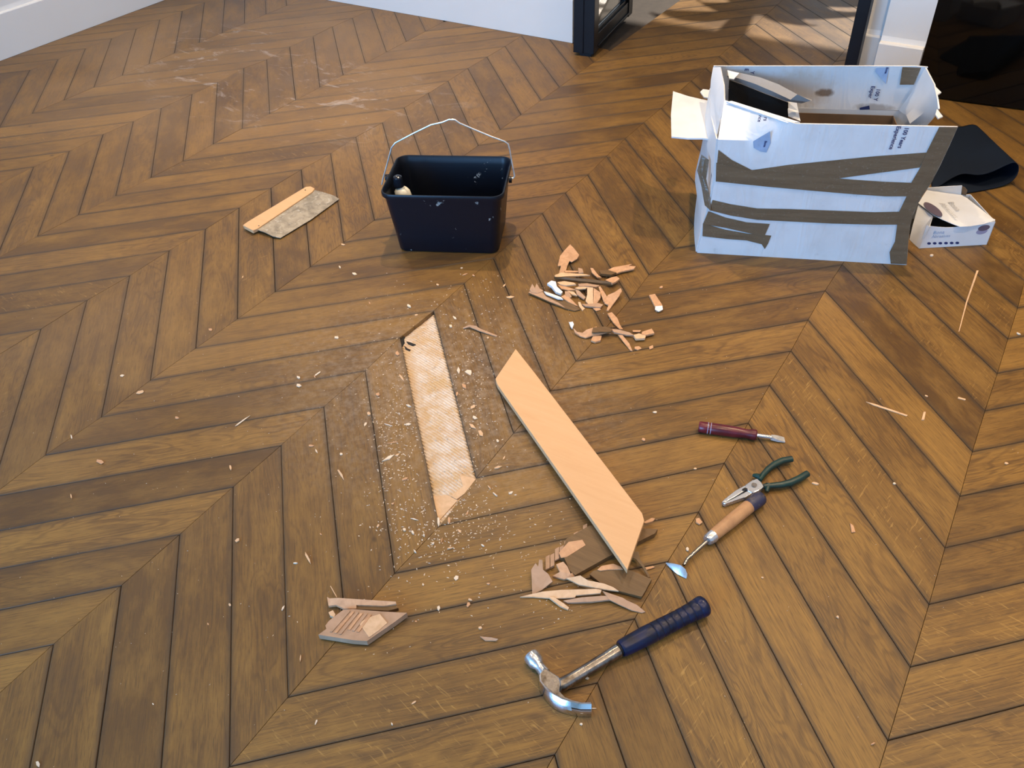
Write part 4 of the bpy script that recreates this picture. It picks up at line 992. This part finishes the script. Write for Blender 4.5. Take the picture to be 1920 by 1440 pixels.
piece('splinter', 'knobbly little piece behind the frayed stick', 'splinter', [(1059, 546, .014), (1066, 546, .014), (1072, 556, .010), (1066, 560, .009), (1060, 554, .012)], .003, 'ply', G1)
# --- second heap, lower
piece('splinter', 'short wood stick with a white tip lying right of the heap', 'splinter', [(1217, 553, .006), (1228, 551, .006), (1242, 572, .005), (1240, 582, .004), (1230, 583, .004), (1228, 574, .005)], .005, 'splinter')
bpy.data.objects[-1] if 0 else None
piece('glue_scrap', 'white glue crumb stuck at the tip of the short stick', 'glue', [(1229, 574, .0085), (1242, 573, .0085), (1243, 580, .007), (1235, 584, .006), (1228, 580, .007)], .0015, 'glue')
piece('splinter', 'narrow stick lying between the two heaps of broken wood', 'splinter', [(1139, 588, .008), (1147, 585, .008), (1158, 597, .007), (1162, 608, .006), (1168, 617, .004), (1162, 617, .004), (1150, 605, .006)], .003, 'splinter')
piece('splinter', 'twisted long piece forming the left of the lower scatter', 'splinter', [(1075, 615, .012), (1082, 622, .010), (1092, 624, .010), (1100, 618, .014), (1119, 612, .016), (1118, 618, .014), (1140, 616, .012), (1146, 620, .012), (1130, 625, .010), (1110, 629, .008), (1098, 633, .005), (1088, 630, .006), (1078, 623, .008)], .003, 'splinter')
piece('splinter', 'brown-faced bridge in the middle of the lower scatter', 'splinter', flat([(1112, 614), (1136, 612), (1148, 617), (1145, 622), (1126, 622), (1110, 623)], .017), .003, 'finished')
piece('splinter', 'long pale stick running right from the brown-faced bridge', 'splinter', [(1144, 616, .014), (1160, 618, .013), (1180, 623, .010), (1188, 628, .008), (1176, 628, .008), (1152, 623, .012)], .004, 'ply')
piece('glue_scrap', 'pale blue-white glue tip at the left of the lower scatter', 'glue', [(1067, 604, .012), (1074, 603, .012), (1076, 608, .010), (1073, 616, .006), (1070, 612, .008)], .003, 'glue')
piece('splinter', 'small block in front of the lower scatter', 'splinter', flat([(1112, 630), (1128, 629), (1126, 638), (1116, 641), (1108, 638)], .006), .005, 'splinter')
piece('splinter', 'pointed stick jutting out at the front of the lower scatter', 'splinter', [(1159, 628, .008), (1167, 628, .008), (1180, 644, .005), (1186, 658, .002), (1182, 657, .002), (1170, 642, .005)], .002, 'splinter')
piece('splinter', 'cream lump near the right of the lower scatter', 'splinter', flat([(1188, 628), (1198, 625), (1211, 629), (1209, 634), (1192, 635)], .009), .006, 'splinter_pale')
piece('splinter', 'short block at the far right of the lower scatter', 'splinter', flat([(1204, 622), (1222, 616), (1227, 624), (1212, 628), (1203, 627)], .010), .005, 'splinter')
piece('splinter', 'thin curl behind the short block at the right', 'splinter', flat([(1186, 619), (1202, 619), (1200, 622), (1187, 622)], .004), .002, 'splinter')
piece('splinter', 'oval chip lying below the lower scatter', 'splinter', flat([(1190, 650), (1198, 649), (1203, 653), (1196, 656), (1190, 654)], .003), .002, 'splinter')
piece('splinter', 'round chip right of the oval chip below the scatter', 'splinter', flat([(1217, 650), (1224, 647), (1225, 652), (1218, 655)], .003), .002, 'splinter')
piece('splinter', 'thin dark bent splinter between the gap and the new plank', 'splinter', [(868, 614, .004), (880, 609, .008), (893, 611, .009), (900, 616, .006), (933, 629, .002), (931, 631, .002), (898, 620, .005), (880, 612.5, .007), (869, 616, .003)], .002, 'ply')
# --- debris under the new plank
o = piece('board_offcut', 'broken brown-faced board offcut under the new plank', 'offcut', [(1062, 1010, .013), (1106, 985, .013), (1233, 992, .013), (1228, 1000, .013), (1140, 1044, .013), (1079, 1078, .013), (1068, 1070, .013), (1058, 1046, .013), (1050, 1044, .013)], .0115, 'finished')
face(o, 'split_face', [(1048, 1036, .0132), (1066, 1016, .0136), (1092, 1012, .0140), (1098, 1022, .0140), (1063, 1044, .0136), (1052, 1046, .0132)], 'splinter', .0010, 'bare orange split patch')
m = MB()
for i in range(9):
    t = i / 9; x0 = 1023 + 79 * t; y0 = 1046 - 66 * t + (4 if i % 2 else 0); wv_ = 7.6
    ln = 44 - 2.5 * i if i < 6 else 26
    m.slab([at(x0, y0 - 2, .008), at(x0 + wv_, y0 - 6, .008), at(x0 + wv_, y0 + ln * .55 - 6, .010), at(x0, y0 + ln * .55 - 2, .010)], .0035 + .002 * (i % 2))
m.build('comb_ridge', M['ply'], o)
piece('board_offcut', 'broken brown-grained board offcut nearest the hammer', 'offcut', [(1106, 1077, .010), (1112, 1070, .010), (1128, 1068, .010), (1165, 1064, .010), (1190, 1072, .010), (1222, 1086, .010), (1216, 1096, .010), (1210, 1108, .010), (1203, 1119, .008), (1160, 1108, .009), (1130, 1096, .010)], .0065, 'finished')
piece('splinter', 'bare orange torn edge behind the offcut nearest the hammer', 'splinter', flat([(1120, 1068), (1128, 1061), (1150, 1057), (1163, 1062), (1168, 1067), (1140, 1068), (1126, 1070)], .012), .004, 'splinter')
piece('splinter', 'ridged pinkish fragment at the left of the plank debris', 'splinter', [(996, 1068, .014), (1004, 1056, .018), (1009, 1062, .016), (1011, 1049, .020), (1017, 1050, .020), (1018, 1068, .014), (1028, 1076, .012), (1036, 1090, .010), (1016, 1106, .004), (998, 1115, .003), (997, 1090, .008)], .0025, 'ply')
piece('splinter', 'crumbly orange lump under the corner of the brown-faced offcut', 'splinter', [(1043, 1058, .016), (1056, 1053, .018), (1064, 1062, .016), (1070, 1076, .012), (1080, 1066, .012), (1084, 1070, .010), (1076, 1082, .008), (1058, 1086, .006), (1036, 1080, .006), (1050, 1072, .012)], .004, 'splinter')
piece('splinter', 'long pale strip leaning along the debris below the new plank', 'splinter', [(1062, 1084, .014), (1088, 1079, .018), (1102, 1088, .016), (1132, 1094, .015), (1150, 1101, .013), (1160, 1108, .011), (1140, 1106, .011), (1112, 1101, .012), (1086, 1096, .010)], .003, 'splinter_pale')
piece('splinter', 'long cream splinter pointing left at the front of the debris', 'splinter', [(975, 1119, .004), (1000, 1113, .006), (1018, 1109, .008), (1052, 1106, .010), (1118, 1104, .012), (1128, 1106, .012), (1126, 1112, .010), (1080, 1116, .008), (1078, 1120, .007), (1040, 1122, .006), (1000, 1119, .004)], .003, 'splinter_pale')
piece('splinter', 'level grey-white stick at the front of the debris', 'splinter', [(1056, 1126, .006), (1090, 1120, .009), (1130, 1117, .010), (1158, 1119, .010), (1160, 1122, .009), (1110, 1128, .007), (1064, 1130, .005)], .004, 'ply')
piece('splinter', 'small white stick pointing down at the front of the debris', 'splinter', [(1029, 1120, .008), (1038, 1119, .008), (1058, 1132, .006), (1067, 1139, .004), (1065, 1143, .003), (1050, 1136, .005)], .004, 'splinter_pale')
piece('splinter', 'white-backed splinter reaching toward the hammer grip', 'splinter', [(1130, 1108, .012), (1142, 1112, .011), (1168, 1121, .009), (1176, 1126, .008), (1194, 1134, .006), (1210, 1147, .003), (1204, 1149, .002), (1184, 1144, .004), (1158, 1132, .007), (1142, 1124, .009)], .002, 'ply')
piece('splinter', 'thin curved dark sliver right of the new plank tip', 'splinter', [(1189, 1035, .016), (1197, 1034, .016), (1200, 1048, .014), (1212, 1068, .010), (1219, 1082, .006), (1215, 1082, .006), (1204, 1062, .011), (1192, 1048, .014), (1186, 1046, .014)], .002, 'finished')
piece('splinter', 'short sliver poking out right of the new plank', 'splinter', [(1206, 979, .016), (1222, 971, .015), (1228, 972, .014), (1224, 977, .013), (1210, 981, .014)], .003, 'splinter')
piece('splinter', 'small amber sliver between new plank tip and scraper', 'splinter', flat([(1210, 1064), (1224, 1061), (1228, 1063), (1220, 1066), (1212, 1068)], .003), .002, 'splinter')
# --- lower left
o = piece('board_offcut', 'upturned wedge of board with combed glue ridges at lower left', 'offcut', [(597, 1190, .016), (612, 1179, .016), (610, 1173, .016), (616, 1165, .016), (624, 1158, .016), (644, 1143, .016), (660, 1142, .016), (710, 1146, .016), (763, 1149, .016), (740, 1166, .016), (688, 1202, .016), (660, 1200, .016)], .0125, 'ply')
for i in range(6):
    x0, y0 = 618 + i * 8.5, 1184 + i * 2.2; x1, y1 = 652 + i * 8.0, 1145 + i * 1.4
    tt = 0.0 if i < 3 else 0.25
    x0, y0 = x0 + (x1 - x0) * tt, y0 + (y1 - y0) * tt
    r_ = MB(); r_.slab([at(x0, y0, .0178), at(x1, y1, .0178), at(x1 + 4.5, y1 + .6, .0178), at(x0 + 4.5, y0 + .8, .0178)], .0015)
    r_.build('glue_ridge', M['splinter'] if i % 2 else M['ply'], o)
face(o, 'bare_patch', [(673, 1168, .0172), (690, 1158, .0172), (712, 1151, .0172), (726, 1168, .0172), (710, 1182, .0172), (692, 1195, .0172), (684, 1184, .0172)], 'splinter_pale', .0011, 'bare cream patch of softwood')
piece('splinter', 'orange split stick lying behind the upturned wedge', 'splinter', [(613, 1119, .018), (618, 1122, .016), (634, 1121, .018), (680, 1124, .018), (742, 1128, .016), (743, 1132, .014), (720, 1136, .013), (668, 1134, .014), (668, 1141, .012), (644, 1141, .010), (630, 1134, .012), (616, 1136, .010)], .005, 'splinter')
piece('splinter', 'brown-faced strip between orange stick and upturned wedge', 'splinter', flat([(668, 1132), (742, 1137), (747, 1140), (728, 1145), (669, 1142)], .010), .008, 'finished')
piece('splinter', 'tiny cream block left of the upturned wedge', 'splinter', flat([(616, 1148), (624, 1144), (629, 1152), (626, 1157), (619, 1154)], .008), .006, 'splinter_pale')
piece('splinter', 'hair-thin pale sliver rising behind the orange stick', 'splinter', [(619, 1099, .010), (620, 1098, .010), (632, 1119, .006), (631, 1120, .006)], .0012, 'splinter_pale')
piece('splinter', 'pale blue-grey curl on the floor above the hammer head', 'splinter', [(900, 1193, .006), (908, 1194, .004), (920, 1195, .004), (934, 1198, .006), (930, 1201, .004), (910, 1201, .002)], .002, 'ply')
# --- lone slivers on the right
piece('splinter', 'longest straight pale strip, painting in a floor reflection right of the big box', 'splinter', [(1831, 507, .002), (1835, 507, .002), (1814, 566, .002), (1799, 621, .002), (1797.5, 621, .002), (1811.5, 565, .002)], .0015, 'splinter_pale')  # pale strip modelled in place of a light streak reflected in the floor
piece('splinter', 'long needle-like white sliver sloping on the right of the floor', 'splinter', flat([(1624, 753), (1640, 757), (1702, 778), (1700, 780), (1638, 759.5)], .002), .0015, 'splinter_pale')
piece('splinter', 'short upright white chip right of the needle-like sliver', 'splinter', flat([(1732, 772), (1736, 772), (1733, 787), (1728, 787)], .0025), .002, 'splinter_pale')
piece('splinter', 'short level white sliver above the upright white chip', 'splinter', flat([(1797, 744), (1811, 748), (1810, 750), (1796, 746.5)], .002), .0015, 'splinter_pale')
piece('splinter', 'pinkish chip right of the scraper handle on the golden floor', 'splinter', flat([(1594, 981), (1600, 985), (1604, 997), (1597, 998)], .003), .002, 'splinter')
piece('splinter', 'crumbled pinkish chip left of the scraper handle', 'splinter', flat([(1305, 972), (1311, 971), (1317, 979), (1312, 983), (1305, 979)], .004), .003, 'splinter')

# --- scattered chips (x, y, length px, angle deg, width px)
chips = {
 'pale chip on the floor among the dust left of the gap': ('chips left of the floor gap', [(638,888,22,60,5),(730,857,26,-28,5),(745,852,14,-25,4),(745,662,8,30,7),(752,706,16,55,4),(708,739,9,10,6),(692,775,9,70,7),(685,795,10,-45,5),(640,851,8,0,5),(728,796,20,15,1.6),(735,830,24,-8,1.6),(766,795,14,-5,5),(766,760,12,20,3),(709,985,8,-60,4),(758,992,8,40,6),(776,973,22,15,2.5),(774,998,9,60,5),(760,897,12,-20,4),(737,944,9,-50,4)]),
 'pale chip on the floor among the dust right of the gap': ('chips right of the floor gap', [(860,694,16,85,6),(879,698,13,10,9),(870,724,14,50,9),(887,762,12,-30,6),(890,782,9,20,6),(885,798,20,35,6),(902,812,14,60,8),(857,738,8,-70,4),(852,595,13,38,4),(915,633,6,0,4),(845,611,6,40,5),(933,826,8,50,5),(932,876,16,-15,4),(945,858,10,-60,4),(918,914,10,50,3),(928,926,16,42,3),(957,924,9,-30,4)]),
 'pale chip on the floor around the lower end of the gap': ('chips below the floor gap', [(842,975,12,85,5),(822,978,16,88,5),(862,996,12,45,5),(876,962,8,-65,4),(828,1013,14,-75,2.5),(843,1027,14,-10,2.5),(795,1003,7,80,3),(812,1018,7,-40,3),(856,1083,9,-40,8),(878,1133,12,-60,6),(882,1124,8,20,4),(793,1096,6,80,4),(915,1094,8,5,3),(790,1044,5,0,3),(905,1022,7,30,3),(778,1033,8,50,3)]),
 'pale chip on the floor beyond the gap, toward the bucket': ('chips between gap and bucket', [(872,514,12,-20,3),(945,535,8,-50,3),(955,557,16,-5,4),(664,513,9,10,4),(632,632,10,0,5),(693,568,5,60,3),(866,502,5,0,3),(888,516,6,30,3),(766,573,9,30,4),(820,533,6,10,3),(780,590,7,-10,3),(643,458,9,10,3),(637,500,7,60,3)]),
 'pale chip lying alone on the left part of the floor': ('lone chips at mid left', [(264,735,17,-15,6),(188,865,15,15,7),(453,790,32,-35,2.5),(332,783,8,10,6),(395,618,8,0,5),(560,707,9,20,4),(560,722,9,10,6),(590,706,8,60,3),(596,700,20,-35,3),(432,876,10,80,5),(228,704,10,-10,5),(134,819,10,80,3),(133,930,8,80,3),(455,519,5,-70,3),(593,845,10,60,3),(583,835,12,0,4)]),
 'pale chip lying alone on the lower left of the floor': ('lone chips at lower left', [(445,1012,12,-40,7),(577,1045,22,65,5),(431,1134,7,60,6),(530,1141,12,-60,4),(71,1432,12,70,8),(563,1234,12,-85,3),(593,1353,14,-65,3),(390,1170,5,40,4),(553,1055,8,0,2),(287,1320,5,50,3),(601,1001,6,40,3),(735,1357,7,60,3)]),
 'pale chip on the floor above the hammer': ('chips around the hammer', [(822,1140,9,-70,6),(900,1177,9,10,6),(776,1317,12,-35,4),(1090,1357,7,10,4),(780,1165,5,0,3),(1100,1271,8,0,5),(1115,1328,12,0,2)]),
 'pale chip on the golden floor at the right': ('lone chips at the right', [(1228,772,8,0,4),(1207,824,10,30,7),(1304,878,7,10,4),(1529,906,12,10,4),(1677,906,6,20,4),(1887,868,8,10,4),(1289,1029,6,60,5),(1910,625,9,20,3),(1430,1083,5,30,4),(1571,1156,6,60,5),(1637,1394,9,-20,3),(1747,478,8,0,4),(1240,538,9,0,4),(1737,742,8,20,3)]),
}
rc_ = random.Random(11)
ORD = ['topmost', 'second from the top', 'third from the top', 'fourth from the top', 'fifth from the top', 'sixth from the top', 'seventh from the top', 'eighth from the top', 'ninth from the top', 'tenth from the top', 'eleventh from the top', 'twelfth from the top', 'thirteenth from the top', 'fourteenth from the top', 'fifteenth from the top', 'sixteenth from the top', 'seventeenth from the top', 'eighteenth from the top', 'lowest']
def chiplabel(i, n, L, a, wd, grp):
    look = 'thin pale sliver' if wd <= 3 and L > 9 else 'pale flake' if wd / L > .5 else 'pale chip'
    if L >= 16: look = 'long ' + look
    elif L <= 6: look = 'tiny ' + look
    q = a % 180; lean = 'level' if q < 20 or q > 160 else 'upright' if 65 < q < 115 else 'slanting'
    place = 'lowest' if i == n - 1 else ORD[i]
    return '%s %s, %s of %s' % (lean, look, place, grp)
for lab, (grp, lst) in chips.items():
    lst = sorted(lst, key=lambda c: c[1])
    for ci, (x, y, L, a, wd) in enumerate(lst):
        q = math.radians(a); cx, cy = math.cos(q), math.sin(q)
        n = rc_.choice([4, 5, 5, 6]); out = []
        for i in range(n):
            th = 2 * math.pi * i / n; rr_ = rc_.uniform(.6, 1.25)
            ex, ey = L / 2 * math.cos(th) * rr_, wd / 2 * math.sin(th) * rr_
            out.append((x + ex * cx - ey * cy, y + ex * cy + ey * cx))
        zz = rc_.uniform(.0015, .0035) if L > 5 else .0012
        m = MB(); m.slab([at(px, py, zz + rc_.uniform(-.0003, .0006)) for px, py in out], zz - .0005)
        tag(m.build('wood_chip', M[rc_.choice(['splinter', 'splinter_pale', 'dust', 'dust'])]), chiplabel(ci, len(lst), L, a, wd, grp), 'wood chip', grp)
# --- fine crumbs nobody could count
cr = random.Random(3); sm = MB()
def crumb(x, y, s0):
    p = at(x, y, 0)
    L = s0 * cr.uniform(.5, 1.6); Wd = s0 * cr.uniform(.25, .6); a_ = cr.uniform(0, math.pi); h_ = cr.uniform(.0004, .0014)
    ca, sa = math.cos(a_), math.sin(a_); k = cr.uniform(-.4, .4)
    pts_ = [Vector((p.x + ex * ca - ey * sa, p.y + ex * sa + ey * ca, .0006)) for ex, ey in ((-L, k * Wd), (0, -Wd), (L, k * Wd), (0, Wd))]
    v = [sm.bm.verts.new(q) for q in pts_]; t_ = sm.bm.verts.new(Vector((p.x, p.y, .0006 + h_)))
    for i in range(4): sm.face([v[i], v[(i + 1) % 4], t_])
hole_px = [(813, 583), (750, 633), (822, 988), (893, 896)]
def inhole(x, y):
    ins = False
    for i in range(4):
        (x1, y1), (x2, y2) = hole_px[i], hole_px[(i + 1) % 4]
        if (y1 > y) != (y2 > y) and x < (x2 - x1) * (y - y1) / (y2 - y1) + x1: ins = not ins
    return ins
for n_, cx, cy, sx_, sy_, s0 in ((370, 742, 820, 26, 105, .0023), (340, 872, 765, 34, 110, .0023), (250, 840, 985, 70, 42, .0023), (330, 805, 815, 120, 170, .0016), (60, 690, 1150, 60, 30, .0014),
                       (90, 1060, 560, 70, 40, .0014), (160, 1100, 600, 420, 200, .0009), (130, 450, 700, 220, 220, .0010), (60, 1040, 1100, 70, 40, .0014), (50, 300, 1150, 200, 150, .0010), (60, 1500, 900, 220, 250, .0010), (60, 930, 1000, 80, 60, .0018), (60, 900, 600, 70, 45, .0018)):
    for _ in range(n_):
        x, y = cr.gauss(cx, sx_), cr.gauss(cy, sy_)
        if inhole(x, y) or y < 512 or not (0 < x < 1920 and y < 1440): continue
        crumb(x, y, s0)
for _ in range(420):
    s_, t_ = cr.random(), min(1, abs(cr.gauss(.85, .35)))
    if t_ > .97 or s_ < .03: continue
    p = (c0 * (1 - t_) + c1 * t_) * (1 - s_) + (c3 * (1 - t_) + c2 * t_) * s_
    L = .0022 * cr.uniform(.5, 1.5); a_ = cr.uniform(0, 6.28)
    v = [sm.bm.verts.new(Vector((p.x + L * math.cos(a_ + q) * k_, p.y + L * math.sin(a_ + q) * k_, -.0058))) for q, k_ in ((0, 1), (1.6, .4), (3.1, 1), (4.7, .4))]
    t0 = sm.bm.verts.new(Vector((p.x, p.y, -.0045)))
    for i in range(4): sm.face([v[i], v[(i + 1) % 4], t0])
o = sm.build('sawdust_crumbs', M['dust'], origin=(0, 0, 0.0006), fixn=False)
tag(o, 'fine pale sawdust crumbs scattered around the stripped gap', 'sawdust', kind='stuff')

# ------------------------------------------------------------------ broad-leaved plant by the far window; its leaves dapple the sun patch
pt_ = empty('potted_plant', (1.08, 4.55, 0)); tag(pt_, 'tall broad-leaved potted plant standing in the far room', 'plant')
pc = Vector((1.08, 4.55, 0))
def lat2(prof): return MB().loft([[Vector((pc.x + r * math.cos(2*math.pi*i/20), pc.y + r * math.sin(2*math.pi*i/20), z)) for i in range(20)] for r, z in prof])
lat2([(.13, .0004), (.15, .02), (.19, .34), (.20, .36), (.18, .36), (.17, .33)]).build('pot', M['terracotta'], pt_, smooth=True)
MB().tube([pc + Z * .33, pc + Z * .8 + Vector((.03, 0, 0)), pc + Z * 1.35], [.022, .018, .012], 8).build('stem', M['handle_wood'], pt_, smooth=True)
rl_ = random.Random(5)
for i in range(26):
    a_ = i * 2.399; z0 = .75 + .55 * (i / 26); L = rl_.uniform(.32, .60); wd = rl_.uniform(.05, .09); up_ = rl_.uniform(.0, .5)
    d_ = Vector((math.cos(a_), math.sin(a_), 0)); sd_ = Vector((-d_.y, d_.x, 0)); g = []
    for k in range(8):
        t = k / 7; c = pc + Z * (z0 + up_ * L * t - .45 * L * t * t) + d_ * (L * t); ww = wd * math.sin(math.pi * (0.08 + .92 * t) ** .8) + .003
        if k == 7: ww = .002
        g.append([c + sd_ * ww, c + Z * -.01, c - sd_ * ww])
    MB().sheet(g, .0008).build('leaf', M['leaf'], pt_, smooth=True)
